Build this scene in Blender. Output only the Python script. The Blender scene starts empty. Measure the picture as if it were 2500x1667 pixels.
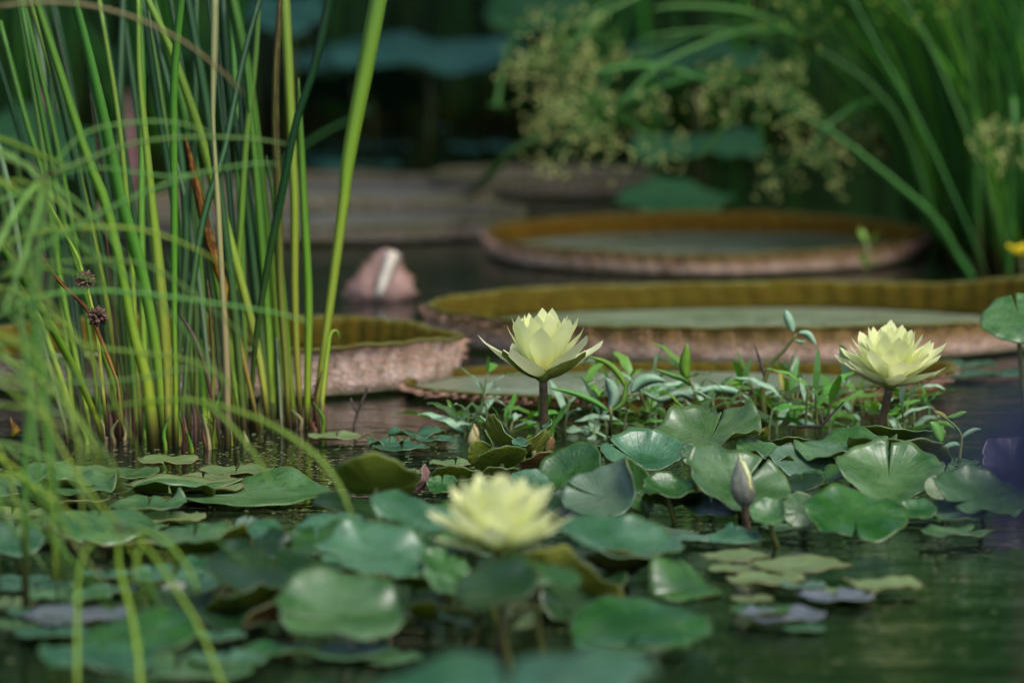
import bpy, math, random
import numpy as np
from mathutils import Vector, Matrix
rnd = random.Random(7)
R = math.radians
PI = math.pi
# ------------------------------------------------------------------ camera, world, sun, exposure
SC = bpy.context.scene
COL = SC.collection
H = 0.72                      # camera height over the water
FPX = 200.0 / 36.0 * 2500.0   # focal length in photograph pixels
VH = -541.0                   # row of the horizon
PITCH = math.atan((833.5 - VH) / FPX)
cd = bpy.data.cameras.new('camera')
cam = bpy.data.objects.new('camera', cd)
COL.objects.link(cam)
cam.location = (0, 0, H)
cam.rotation_euler = (PI / 2 - PITCH, 0, 0)
cd.lens = 200
cd.sensor_width = 36
cd.clip_start = 0.1
cd.clip_end = 300
cd.dof.use_dof = True
cd.dof.focus_distance = 5.88
cd.dof.aperture_fstop = 4.8
SC.camera = cam
SUN_EL, SUN_AZ = R(58), R(142)        # azimuth from +Y towards +X
w = bpy.data.worlds.new('World')
SC.world = w
w.use_nodes = True
nt = w.node_tree
bg = nt.nodes['Background']
sky = nt.nodes.new('ShaderNodeTexSky')
sky.sky_type = 'NISHITA'
sky.sun_disc = False
sky.sun_elevation = SUN_EL
sky.sun_rotation = SUN_AZ
sky.air_density = 1.0
sky.dust_density = 3.0
sky.ozone_density = 1.2
nt.links.new(sky.outputs[0], bg.inputs[0])
bg.inputs[1].default_value = 0.15
sd = bpy.data.lights.new('sun', 'SUN')
sun = bpy.data.objects.new('sun', sd)
COL.objects.link(sun)
sd.energy = 1.3
sd.angle = R(25)
sd.color = (1.0, 0.99, 0.95)
sdir = Vector((math.sin(SUN_AZ) * math.cos(SUN_EL), math.cos(SUN_AZ) * math.cos(SUN_EL), math.sin(SUN_EL)))
sun.rotation_euler = sdir.to_track_quat('Z', 'Y').to_euler()
SC.view_settings.view_transform = 'Standard'
SC.view_settings.look = 'None'
SC.view_settings.gamma = 1
SC.view_settings.exposure = 0.76
SC.view_settings.use_curve_mapping = False
SC.render.engine = 'CYCLES'
SC.cycles.use_denoising = True
SC.cycles.pixel_filter_type = 'BLACKMAN_HARRIS'
SC.cycles.filter_width = 1.1
SC.cycles.max_bounces = 7
SC.cycles.transparent_max_bounces = 4
SC.cycles.sample_clamp_indirect = 4

# ------------------------------------------------------------------ places
CP, SP = math.cos(PITCH), math.sin(PITCH)
def ray(u, v):
    x, y = (u - 1250) / FPX, (833.5 - v) / FPX
    return Vector((x, CP + y * SP, -SP + y * CP))
def at(u, v, Y):
    d = ray(u, v)
    return Vector((0, 0, H)) + d * (Y / d.y)
def onz(u, v, z=0.0):
    d = ray(u, v)
    return Vector((0, 0, H)) + d * ((z - H) / d.z)
def ppm(Y):
    return FPX / Y

# ------------------------------------------------------------------ materials
MATS = {}
def N(nt, t, **kw):
    n = nt.nodes.new(t)
    for k, v in kw.items():
        setattr(n, k, v)
    return n
def base_mat(name):
    m = bpy.data.materials.new(name)
    m.use_nodes = True
    MATS[name] = m
    nt = m.node_tree
    return m, nt, nt.nodes['Principled BSDF'], nt.nodes['Material Output']
def mix(nt, fac, a, b, mode='MIX'):
    n = N(nt, 'ShaderNodeMixRGB', blend_type=mode)
    for i, x in enumerate((fac, a, b)):
        if isinstance(x, (int, float)):
            n.inputs[i].default_value = x
        elif isinstance(x, tuple):
            n.inputs[i].default_value = (*x, 1)
        else:
            nt.links.new(x, n.inputs[i])
    return n.outputs[0]
def ramp(nt, src, stops):
    n = N(nt, 'ShaderNodeValToRGB')
    el = n.color_ramp.elements
    while len(el) < len(stops):
        el.new(0.5)
    for e, (p, c) in zip(el, stops):
        e.position = p
        e.color = (*c, 1) if isinstance(c, tuple) else (c, c, c, 1)
    nt.links.new(src, n.inputs[0])
    return n.outputs[0]
def math_(nt, op, a, b=None):
    n = N(nt, 'ShaderNodeMath', operation=op)
    for i, x in enumerate((a, b)):
        if x is None: continue
        if isinstance(x, (int, float)): n.inputs[i].default_value = x
        else: nt.links.new(x, n.inputs[i])
    return n.outputs[0]
def noise(nt, vec, scale, detail=3, rough=.55):
    n = N(nt, 'ShaderNodeTexNoise')
    n.inputs['Scale'].default_value = scale
    n.inputs['Detail'].default_value = detail
    n.inputs['Roughness'].default_value = rough
    if vec is not None: nt.links.new(vec, n.inputs['Vector'])
    return n.outputs['Fac']
def scaled(nt, vec, s):
    n = N(nt, 'ShaderNodeMapping')
    n.inputs['Scale'].default_value = s
    nt.links.new(vec, n.inputs[0])
    return n.outputs[0]
def finish(nt, bsdf, out, col, rough, trans, tcol=None, bump=None, bstr=.3, bdist=.002, spec=.5):
    nt.links.new(col, bsdf.inputs['Base Color'])
    if isinstance(rough, (int, float)): bsdf.inputs['Roughness'].default_value = rough
    else: nt.links.new(rough, bsdf.inputs['Roughness'])
    bsdf.inputs['Specular IOR Level'].default_value = spec
    nrm = None
    if bump is not None:
        b = N(nt, 'ShaderNodeBump')
        b.inputs['Strength'].default_value = bstr
        b.inputs['Distance'].default_value = bdist
        nt.links.new(bump, b.inputs['Height'])
        nt.links.new(b.outputs[0], bsdf.inputs['Normal'])
    if trans > 0:
        t = N(nt, 'ShaderNodeBsdfTranslucent')
        nt.links.new(mix(nt, 1.0, col, tcol or (1, 1, 1), 'MULTIPLY'), t.inputs[0])
        ms = N(nt, 'ShaderNodeMixShader')
        ms.inputs[0].default_value = trans
        nt.links.new(bsdf.outputs[0], ms.inputs[1])
        nt.links.new(t.outputs[0], ms.inputs[2])
        nt.links.new(ms.outputs[0], out.inputs[0])
def jitter(nt, col, hue=.02, val=.25):
    oi = N(nt, 'ShaderNodeObjectInfo')
    hs = N(nt, 'ShaderNodeHueSaturation')
    r = oi.outputs['Random']
    nt.links.new(math_(nt, 'ADD', math_(nt, 'MULTIPLY', r, hue * 2), .5 - hue), hs.inputs['Hue'])
    r2 = math_(nt, 'FRACT', math_(nt, 'MULTIPLY', r, 7.31))
    nt.links.new(math_(nt, 'ADD', math_(nt, 'MULTIPLY', r2, val * 2), 1 - val), hs.inputs['Value'])
    nt.links.new(col, hs.inputs['Color'])
    return hs.outputs[0]
def uvnode(nt):
    return N(nt, 'ShaderNodeTexCoord').outputs['UV']
def pad_mat(name, c1, c2, rough=.42, trans=.22, spots=0.0, vein=.5, damage=0.0, spotc=(.02, .012, .006), spec=.5, rimc=None, veinc=None):
    m, nt, b, out = base_mat(name)
    uv = uvnode(nt)
    oi = N(nt, 'ShaderNodeObjectInfo')
    off = N(nt, 'ShaderNodeVectorMath', operation='ADD')
    sc = N(nt, 'ShaderNodeVectorMath', operation='SCALE')
    nt.links.new(oi.outputs['Location'], sc.inputs[0]); sc.inputs['Scale'].default_value = 13
    nt.links.new(uv, off.inputs[0]); nt.links.new(sc.outputs[0], off.inputs[1])
    P = off.outputs[0]
    n1 = noise(nt, P, 2.2, 4)
    n2 = noise(nt, P, 9, 5)
    col = mix(nt, ramp(nt, n1, [(.36, 0.0), (.64, 1.0)]), c1, c2)
    col = mix(nt, ramp(nt, n2, [(.3, 0.0), (.75, .35)]), col, tuple(x * .55 for x in c1))
    # radial veins
    sub = N(nt, 'ShaderNodeVectorMath', operation='SUBTRACT'); sub.inputs[1].default_value = (.5, .5, 0)
    nt.links.new(uv, sub.inputs[0])
    sp = N(nt, 'ShaderNodeSeparateXYZ'); nt.links.new(sub.outputs[0], sp.inputs[0])
    ang = math_(nt, 'ARCTAN2', sp.outputs[1], sp.outputs[0])
    ln = N(nt, 'ShaderNodeVectorMath', operation='LENGTH'); nt.links.new(sub.outputs[0], ln.inputs[0])
    rr = ln.outputs['Value']
    wob = math_(nt, 'MULTIPLY', noise(nt, P, 5, 2), 1.1)
    s = math_(nt, 'SINE', math_(nt, 'ADD', math_(nt, 'MULTIPLY', ang, 16), wob))
    v = ramp(nt, math_(nt, 'ABSOLUTE', s), [(0.0, 1.0), (.22, 0.0)])
    fade = ramp(nt, rr, [(.02, 1.0), (.40, .1)])
    vv = math_(nt, 'MULTIPLY', v, fade)
    col = mix(nt, math_(nt, 'MULTIPLY', vv, vein), col, veinc or tuple(min(1, x * 1.7 + .02) for x in c2))
    if rimc:
        col = mix(nt, ramp(nt, rr, [(.478, 0.0), (.497, .7)]), col, rimc)
    if spots:
        n3 = noise(nt, P, 26, 2)
        n4 = noise(nt, P, 3, 2)
        k = math_(nt, 'MULTIPLY', ramp(nt, n3, [(.6, 0.0), (.66, 1.0)]), ramp(nt, n4, [(.4, 0.15), (.6, 1.0)]))
        col = mix(nt, math_(nt, 'MULTIPLY', k, spots), col, spotc)
    if damage:
        n5 = noise(nt, P, 2.7, 6, .7)
        k = ramp(nt, n5, [(.60, 0.0), (.64, 1.0)])
        col = mix(nt, math_(nt, 'MULTIPLY', k, damage), col, (.05, .05, .052))
    col = jitter(nt, col, .012, .16)
    h = math_(nt, 'ADD', math_(nt, 'MULTIPLY', vv, .8), math_(nt, 'MULTIPLY', n2, .7))
    rg = ramp(nt, noise(nt, P, 4, 5), [(.3, rough - .1), (.7, rough + .14)])
    silt = ramp(nt, noise(nt, P, 6, 6, .75), [(.56, 0.0), (.76, .28)])
    col = mix(nt, silt, col, (.20, .20, .15)) if name.startswith('pad_') else col
    b.inputs['Coat Weight'].default_value = .35 if name.startswith('pad_') else 0
    b.inputs['Coat Roughness'].default_value = .30
    finish(nt, b, out, col, rg, trans, (1.3, 1.5, .5), h, .8, .002, spec)
    return m
TOPS = {
    'pale': pad_mat('pad_pale', (.034, .120, .024), (.120, .235, .088), .29, spots=.6, vein=.35, rimc=(.10, .16, .05)),
    'teal': pad_mat('pad_teal', (.024, .108, .040), (.088, .205, .108), .27, spots=.6, vein=.3, rimc=(.10, .17, .05)),
    'lime': pad_mat('pad_lime', (.130, .205, .060), (.205, .280, .105), .42, vein=.3, rimc=(.20, .13, .04)),
    'green': pad_mat('pad_green', (.012, .080, .007), (.052, .165, .034), .26, spots=.6, vein=.3, rimc=(.10, .14, .03)),
    'dark': pad_mat('pad_shade_dark', (.006, .035, .006), (.018, .062, .014), .36, vein=.3, rimc=(.08, .11, .02)),  # near-black green puts the shade inside the heaps into the colour
    'scar': pad_mat('pad_scar', (.070, .150, .080), (.130, .215, .130), .38, vein=.35, damage=.95),
    'wet': pad_mat('pad_wet_skyglint', (.12, .15, .15), (.19, .20, .23), .16, vein=.1, spec=.9),  # wet gloss; the violet-grey base paints in the sky glint
    'plum': pad_mat('pad_plum', (.030, .028, .060), (.045, .042, .080), .35, vein=.1),
}
UNDERS = {
    'olive': pad_mat('under_olive', (.14, .17, .012), (.22, .25, .022), .5, .38, spots=.95, vein=.5, rimc=(.20, .20, .04)),
    'rust': pad_mat('under_rust', (.22, .085, .035), (.22, .15, .03), .5, .2, spots=.6, vein=.5, rimc=(.17, .09, .03)),
    'pink': pad_mat('under_pink', (.20, .10, .08), (.26, .15, .11), .5, .1, spots=.3, vein=.5),
}
def reed_mat(name, cb, cm, ct, brown=0.0, spec=.4):
    m, nt, b, out = base_mat(name)
    uv = uvnode(nt)
    sp = N(nt, 'ShaderNodeSeparateXYZ'); nt.links.new(uv, sp.inputs[0])
    t = sp.outputs[1]
    oi = N(nt, 'ShaderNodeObjectInfo')
    P = scaled(nt, uv, (30, 2.5, 1))
    off = N(nt, 'ShaderNodeVectorMath', operation='ADD')
    nt.links.new(P, off.inputs[0]); nt.links.new(oi.outputs['Location'], off.inputs[1])
    P = off.outputs[0]
    n = noise(nt, P, 1.0, 4)
    col = ramp(nt, t, [(0.0, (.05, .035, .012)), (.035, (.10, .07, .02)), (.08, cb), (.42, cm), (1.0, ct)])
    col = mix(nt, ramp(nt, n, [(.3, 0.0), (.8, .5)]), col, tuple(x * .5 for x in cm))
    if brown:
        P2 = scaled(nt, uv, (2.5, 7, 1))
        nb = noise(nt, P2, 1.6, 5, .7)
        k = ramp(nt, nb, [(.42, 0.0), (.50, 1.0)])
        up = ramp(nt, t, [(.25, 0.0), (.55, 1.0)])
        col = mix(nt, math_(nt, 'MULTIPLY', k, math_(nt, 'MULTIPLY', up, brown)), col, (.06, .018, .006))
    col = jitter(nt, col, .018, .22)
    finish(nt, b, out, col, .42, .28, (1.3, 1.3, .6), n, .5, .0006, spec)
    return m
REED = {
    'green': reed_mat('reed_green', (.32, .43, .030), (.13, .32, .018), (.055, .17, .022)),
    'lime': reed_mat('reed_lime', (.50, .50, .065), (.30, .47, .035), (.16, .32, .045)),
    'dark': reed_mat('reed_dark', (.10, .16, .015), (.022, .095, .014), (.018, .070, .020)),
    'grey': reed_mat('reed_grey', (.22, .25, .10), (.16, .25, .11), (.16, .26, .14)),
    'rust': reed_mat('reed_rust', (.30, .26, .05), (.46, .22, .022), (.34, .13, .012), .9),
    'straw': reed_mat('reed_straw', (.36, .26, .12), (.40, .36, .14), (.26, .30, .12)),
    'dead': reed_mat('reed_dead', (.10, .05, .03), (.16, .07, .03), (.05, .03, .02)),
    'edge': reed_mat('reed_edge', (.30, .33, .04), (.19, .25, .02), (.17, .14, .015), .8),
    'sedge': reed_mat('sedge_green', (.15, .33, .05), (.17, .36, .07), (.22, .40, .10)),
    'sedgelime': reed_mat('sedge_lime', (.20, .34, .03), (.25, .39, .04), (.27, .40, .05)),
    'sedgetan': reed_mat('sedge_tan', (.25, .24, .09), (.27, .24, .10), (.25, .19, .07)),
    'rush': reed_mat('rush_green', (.02, .09, .006), (.03, .15, .010), (.05, .20, .02)),
    'deep': reed_mat('reed_deep', (.02, .03, .01), (.015, .035, .010), (.012, .04, .012)),
    'rushb': reed_mat('rush_bright', (.07, .26, .012), (.09, .36, .020), (.11, .38, .05)),
    'papyrus': reed_mat('papyrus_green', (.03, .14, .012), (.070, .22, .030), (.09, .24, .055)),
}
def simple_mat(name, c1, c2, scale=30, rough=.6, trans=0.0, bstr=.4, bdist=.002, tcol=None, spec=.4, coords='Object', jit=0.0, hue=.0):
    m, nt, b, out = base_mat(name)
    tc = N(nt, 'ShaderNodeTexCoord').outputs[coords]
    n = noise(nt, tc, scale, 5)
    col = mix(nt, ramp(nt, n, [(.35, 0.0), (.65, 1.0)]), c1, c2)
    if jit: col = jitter(nt, col, hue, jit)
    finish(nt, b, out, col, rough, trans, tcol, n, bstr, bdist, spec)
    return m
def petal_mat(name, base, mid, tip, trans=.4, rough=.5):
    m, nt, b, out = base_mat(name)
    uv = uvnode(nt)
    sp = N(nt, 'ShaderNodeSeparateXYZ'); nt.links.new(uv, sp.inputs[0])
    col = ramp(nt, sp.outputs[1], [(0.0, base), (.45, mid), (1.0, tip)])
    n = noise(nt, scaled(nt, uv, (16, 1.4, 1)), 1.2, 3)
    col = mix(nt, ramp(nt, n, [(.35, 0.0), (.8, .45)]), col, (mid[0] * .78, mid[1] * .86, mid[2] * .55))
    col = jitter(nt, col, .006, .05)
    finish(nt, b, out, col, rough, trans, None, n, .35, .0007, .3)
    return m
M_PETAL = petal_mat('petal_yellow', (.84, .78, .22), (.88, .90, .52), (.87, .88, .48))
M_PETAL_OUT = petal_mat('petal_outer', (.66, .70, .28), (.74, .79, .44), (.80, .81, .50), .3)
M_SEPAL_OUT = pad_mat('sepal_outside', (.17, .21, .025), (.27, .31, .05), .5, .15, spots=.55, vein=.0)
M_PINKISH = petal_mat('sepal_blush', (.40, .40, .10), (.62, .50, .26), (.62, .60, .30), .2)
M_VIOLET = petal_mat('petal_violet', (.045, .055, .11), (.05, .06, .14), (.055, .07, .16), .3)
M_STAMEN = simple_mat('stamen_gold', (.75, .50, .04), (.80, .60, .08), 60, .6)
M_STEM = simple_mat('flower_stem', (.045, .028, .014), (.085, .060, .022), 160, .5, bdist=.0015)
M_STALK = simple_mat('leaf_stalk', (.06, .08, .012), (.10, .10, .02), 90, .5)
M_BUD = simple_mat('bud_grey', (.095, .105, .075), (.16, .165, .12), 140, .5, coords='Object')
M_SEED = simple_mat('seedhead_brown', (.035, .015, .010), (.16, .09, .055), 220, .8, bdist=.003)
M_TWIG = simple_mat('twig', (.03, .022, .018), (.09, .06, .045), 100, .7)
M_SPIKE = simple_mat('spikelet_tan', (.34, .42, .10), (.52, .52, .18), 60, .8, .15)
M_SPIKEL = simple_mat('spikelet_lime', (.34, .50, .05), (.50, .60, .12), 60, .8, .15)
M_VFLOOR = pad_mat('victoria_floor', (.12, .17, .08), (.25, .28, .19), .34, .05, vein=.9, spots=.6)
M_VFLOOR2 = pad_mat('victoria_floor_dull', (.12, .12, .10), (.19, .18, .17), .42, .05, vein=.5)
def rim_mat(name, c1, c2, c3, cell, trans, band=None):
    m, nt, b, out = base_mat(name)
    tc = N(nt, 'ShaderNodeTexCoord').outputs['UV']
    P = scaled(nt, tc, (1, 1, 1))
    vo = N(nt, 'ShaderNodeTexVoronoi', feature='DISTANCE_TO_EDGE')
    nt.links.new(scaled(nt, tc, (cell, cell * .09, 1)), vo.inputs['Vector']); vo.inputs['Scale'].default_value = 1
    n = noise(nt, scaled(nt, tc, (cell * .6, 2, 1)), 1.0, 5)
    sp = N(nt, 'ShaderNodeSeparateXYZ'); nt.links.new(tc, sp.inputs[0])
    col = mix(nt, ramp(nt, n, [(.35, 0.0), (.65, 1.0)]), c1, c2)
    col = mix(nt, ramp(nt, vo.outputs['Distance'], [(0.0, .75), (.13, 0.0)]), col, c3)
    col = mix(nt, ramp(nt, math_(nt, 'ADD', sp.outputs[1], math_(nt, 'MULTIPLY', n, .3)), [(.9, 0.0), (1.15, .8)]), col, (.17, .19, .06))
    if band: col = mix(nt, ramp(nt, math_(nt, 'ADD', sp.outputs[1], math_(nt, 'MULTIPLY', n, .25)), [(.30, 0.0), (.62, .9)]), col, band)
    h = math_(nt, 'MINIMUM', vo.outputs['Distance'], .3)
    moss = ramp(nt, noise(nt, scaled(nt, tc, (cell * .35, 3, 1)), 1.0, 6, .7), [(.42, 0.0), (.62, .75)])
    col = mix(nt, moss, col, tuple(.5 * x + .5 * y for x, y in zip(c3, (.10, .11, .01))))
    finish(nt, b, out, col, .75, trans, (1.2, .9, .5), h, .8, .004, .15)
    return m
M_RIM_OUT = rim_mat('victoria_rim_outside', (.56, .39, .31), (.68, .54, .45), (.40, .22, .15), 170, .1)
M_RIM_OUT2 = rim_mat('victoria_rim_outside_banded', (.54, .36, .28), (.66, .51, .41), (.36, .18, .11), 160, .1, (.24, .15, .02))
M_RIM_IN = rim_mat('victoria_rim_inside', (.075, .068, .004), (.145, .120, .006), (.12, .045, .004), 90, .25)
M_RIM_IN2 = rim_mat('victoria_rim_inside_orange', (.20, .095, .006), (.24, .15, .010), (.18, .06, .006), 90, .25)
M_RIM_OLIVE = rim_mat('victoria_rim_olive', (.20, .12, .03), (.26, .19, .05), (.20, .06, .02), 90, .15)
M_RIM_DULL = rim_mat('victoria_rim_dull', (.15, .13, .10), (.22, .19, .16), (.13, .09, .06), 70, .1)
M_SPINE = simple_mat('spine', (.45, .24, .17), (.52, .32, .22), 60, .6)
M_YOUNG = simple_mat('young_victoria_leaf', (.22, .13, .10), (.38, .23, .19), 90, .6, .1, bdist=.006)
M_YOUNGW = simple_mat('young_leaf_stripe', (.46, .39, .30), (.60, .53, .42), 40, .6)
M_WEED = simple_mat('weed_leaf_green', (.065, .200, .025), (.12, .28, .045), 40, .42, .25, tcol=(1.4, 1.5, .5), jit=.3, hue=.02)
M_WEEDT = simple_mat('weed_leaf_pale', (.19, .34, .19), (.32, .46, .31), 70, .5, .2, spec=.25, tcol=(1.2, 1.4, .6), jit=.2, hue=.012)
M_WEEDL = simple_mat('weed_leaf_bright', (.14, .30, .02), (.22, .38, .04), 40, .45, .35, tcol=(1.3, 1.4, .4), jit=.15)
M_WEEDY = simple_mat('weed_leaf_yellowing', (.32, .22, .03), (.26, .28, .05), 40, .5, .2, jit=.2)
M_WSTEM = simple_mat('weed_stem', (.09, .13, .03), (.15, .15, .05), 60, .5)
M_LOTUS = pad_mat('lotus_leaf', (.022, .115, .082), (.040, .155, .115), .5, .1, vein=.4)
M_LOTUSG = pad_mat('lotus_leaf_green', (.014, .085, .020), (.026, .12, .030), .5, .15, vein=.4)
M_CROWN = simple_mat('tree_foliage', (.012, .045, .008), (.035, .085, .014), 3, .6, .1, jit=.25, hue=.01)
M_SHRUB = simple_mat('shrub_foliage', (.012, .055, .012), (.035, .100, .018), 5, .5, .1, jit=.3, hue=.02)
M_BARK = simple_mat('bark', (.03, .022, .016), (.07, .05, .035), 12, .9, bdist=.02)
M_BANK = simple_mat('bank_earth', (.010, .012, .006), (.022, .022, .010), 4, .9, bdist=.03)
M_YFLOW = simple_mat('small_yellow_flower', (.85, .65, .01), (.90, .75, .02), 30, .6, .3)
M_LBUD = simple_mat('pink_bud', (.26, .12, .11), (.34, .19, .17), 20, .6, .15)
M_CREAM = petal_mat('bud_cream', (.45, .42, .12), (.60, .50, .22), (.66, .55, .28), .25)
# water
m, nt, b, out = base_mat('pond_water')
tc = N(nt, 'ShaderNodeTexCoord').outputs['Object']
n1 = noise(nt, scaled(nt, tc, (5, 9, 1)), 1.0, 3)
n2 = noise(nt, scaled(nt, tc, (30, 55, 1)), 1.0, 3)
patch = ramp(nt, noise(nt, scaled(nt, tc, (1.1, .8, 1)), 1.0, 2), [(.35, .25), (.65, 1.0)])
hgt = math_(nt, 'ADD', math_(nt, 'MULTIPLY', n1, .8), math_(nt, 'MULTIPLY', math_(nt, 'MULTIPLY', n2, .26), patch))
b.inputs['Base Color'].default_value = (.003, .008, .004, 1)
b.inputs['Roughness'].default_value = .03
b.inputs['IOR'].default_value = 1.33
bp = N(nt, 'ShaderNodeBump'); bp.inputs['Strength'].default_value = .5; bp.inputs['Distance'].default_value = .013
nt.links.new(hgt, bp.inputs['Height']); nt.links.new(bp.outputs[0], b.inputs['Normal'])
M_WATER = m

# ------------------------------------------------------------------ mesh helpers
def mk_mesh(name, V, F, mats, uvs=None, smooth=True, midx=None):
    me = bpy.data.meshes.new(name)
    me.from_pydata([tuple(v) for v in V], [], F)
    for mm in (mats if isinstance(mats, (list, tuple)) else [mats]):
        me.materials.append(mm)
    if uvs is not None:
        lay = me.uv_layers.new(name='UV')
        li = np.empty(len(me.loops), np.int32)
        me.loops.foreach_get('vertex_index', li)
        arr = np.array(uvs, np.float32)[li]
        lay.data.foreach_set('uv', arr.ravel())
    if smooth:
        me.polygons.foreach_set('use_smooth', [True] * len(me.polygons))
    if midx is not None:
        me.polygons.foreach_set('material_index', midx)
    me.update()
    return me
def link(name, me, parent=None, loc=None):
    o = bpy.data.objects.new(name, me)
    COL.objects.link(o)
    if parent is not None: o.parent = parent
    if loc is not None: o.location = loc
    return o
def tag(o, label=None, cat=None, group=None, kind=None):
    if label: o['label'] = label
    if cat: o['category'] = cat
    if group: o['group'] = group
    if kind: o['kind'] = kind
    return o
def thing(name, label, cat, loc, group=None, kind=None):
    return tag(link(name, None, None, loc), label, cat, group, kind)
def local(V, o):
    L = o.location
    return [(v[0] - L[0], v[1] - L[1], v[2] - L[2]) for v in V]
def smooth_path(pts, n):
    """Catmull-Rom through pts (list of tuples), n samples."""
    P = [np.array(p, float) for p in pts]
    if len(P) == 2:
        return [P[0] * (1 - i / (n - 1)) + P[1] * (i / (n - 1)) for i in range(n)]
    P = [2 * P[0] - P[1]] + P + [2 * P[-1] - P[-2]]
    segs = len(P) - 3
    res = []
    for i in range(n):
        t = i / (n - 1) * segs
        k = min(int(t), segs - 1)
        t -= k
        a, b_, c, d = P[k:k + 4]
        res.append(.5 * (2 * b_ + (c - a) * t + (2 * a - 5 * b_ + 4 * c - d) * t * t + (3 * b_ - a - 3 * c + d) * t ** 3))
    return res
def ribbon(pts, widths, twist=0.0, vdepth=.25, face=Vector((0, -1, 0)), thick=.0009):
    """closed blade: V section front, slightly convex back. pts: 3-vectors, widths in metres"""
    n = len(pts)
    V, F, UV = [], [], []
    for i in range(n):
        p = Vector(pts[i])
        t = Vector(pts[min(i + 1, n - 1)]) - Vector(pts[max(i - 1, 0)])
        if t.length < 1e-9: t = Vector((0, 0, 1))
        t.normalize()
        a = twist * (i / (n - 1)) if not isinstance(twist, tuple) else twist[0] + (twist[1] - twist[0]) * i / (n - 1)
        f = Matrix.Rotation(a, 3, t) @ face
        s = t.cross(f)
        if s.length < 1e-5: s = t.cross(Vector((1, 0, .1)))
        s.normalize()
        f = s.cross(t).normalized()
        wd = widths[i] / 2
        for k, (cx, cz) in enumerate(((-1, 0), (0, -vdepth), (1, 0), (0, vdepth * .1))):
            q = p + s * (cx * wd) + f * (cz * wd) 
            if k == 3: q = q - f * 0 + f * (thick)
            V.append(q)
            UV.append(((k % 3) / 2 if k < 3 else .5, i / (n - 1)))
    for i in range(n - 1):
        for k in range(4):
            a, b_ = i * 4 + k, i * 4 + (k + 1) % 4
            F.append((a, b_, b_ + 4, a + 4))
    F.append((0, 3, 2, 1)); L = (n - 1) * 4
    F.append((L, L + 1, L + 2, L + 3))
    return V, F, UV
def tube(pts, radii, seg=8, caps=True):
    n = len(pts)
    V, F, UV = [], [], []
    ref = Vector((0, 1, .01)).normalized()
    for i in range(n):
        p = Vector(pts[i])
        t = (Vector(pts[min(i + 1, n - 1)]) - Vector(pts[max(i - 1, 0)])).normalized()
        s = t.cross(ref)
        if s.length < 1e-4: s = t.cross(Vector((1, 0, 0)))
        s.normalize(); f = s.cross(t)
        r = radii[i] if isinstance(radii, (list, tuple)) else radii
        for k in range(seg):
            a = 2 * PI * k / seg
            V.append(p + s * (r * math.cos(a)) + f * (r * math.sin(a)))
            UV.append((k / seg, i / (n - 1)))
    for i in range(n - 1):
        for k in range(seg):
            a, b_ = i * seg + k, i * seg + (k + 1) % seg
            F.append((a, b_, b_ + seg, a + seg))
    if caps:
        F.append(tuple(range(seg))[::-1]); F.append(tuple(range((n - 1) * seg, n * seg)))
    return V, F, UV
def join(parts):
    V, F, UV = [], [], []
    for v, f, uv in parts:
        o = len(V)
        V += list(v); UV += list(uv)
        F += [tuple(i + o for i in ff) for ff in f]
    return V, F, UV
def part(name, geo, mat, parent, smooth=True, kind=None, label=None):
    V, F, UV = geo
    o = link(name, mk_mesh(name, local(V, parent), F, mat, UV, smooth), parent)
    if kind: o['kind'] = kind
    if label: o['label'] = label
    return o

# ------------------------------------------------------------------ setting: water, bank, wood
V = [(-60, -6, 0), (60, -6, 0), (60, 60, 0), (-60, 60, 0)]
tag(link('pond_water', mk_mesh('pond_water', V, [(0, 1, 2, 3)], M_WATER)), 'dark rippled pond water mirroring the plants', None, None, 'structure')
# bed & bank: one sheet, raised steeply behind the pond to block sky leaks
xs = np.linspace(-60, 60, 81); ys = np.concatenate([[-60, -12, -6.5, -5.5], np.linspace(-3, 12, 8), np.linspace(12.6, 30, 30), [60, 150]])
g = []
for y in ys:
    for x in xs:
        if y > 12.9: z = min(5.5, -0.3 + (y - 12.9) * .55) + .25 * math.sin(x * 1.3 + y) * min(1, (y - 12.9))
        elif y < -5.0: z = .3
        else: z = -.8
        g.append((x, y, z))
nx = len(xs)
F = [(j * nx + i, j * nx + i + 1, (j + 1) * nx + i + 1, (j + 1) * nx + i) for j in range(len(ys) - 1) for i in range(nx - 1)]
tag(link('ground', mk_mesh('ground', g, F, M_BANK)), 'dark earth bank behind the pond, raised to block sky gaps', None, None, 'structure')

def leaf_cloud(cx, cy, cz, rx, ry, rz, n, size, seed, shell=.55):
    r = np.random.RandomState(seed)
    d = r.normal(size=(n, 3)); d /= np.linalg.norm(d, axis=1)[:, None]
    rad = shell + (1 - shell) * r.rand(n) ** .6
    lob = 1 + .18 * np.sin(d[:, 0] * 5 + seed) * np.cos(d[:, 2] * 4 + seed * 2) + .12 * np.sin(d[:, 1] * 9 + d[:, 2] * 7)
    c = d * (rad * lob)[:, None] * np.array([rx, ry, rz]) + np.array([cx, cy, cz])
    nrm = d + r.normal(size=(n, 3)) * .7; nrm /= np.linalg.norm(nrm, axis=1)[:, None]
    t = np.cross(nrm, r.normal(size=(n, 3))); t /= np.linalg.norm(t, axis=1)[:, None]
    b_ = np.cross(nrm, t)
    s = size * (.6 + .8 * r.rand(n))[:, None]
    V = np.stack([c - t * s, c + b_ * s * .45, c + t * s, c - b_ * s * .45], 1).reshape(-1, 3)
    F = np.arange(n * 4).reshape(-1, 4)
    return V, F
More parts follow.
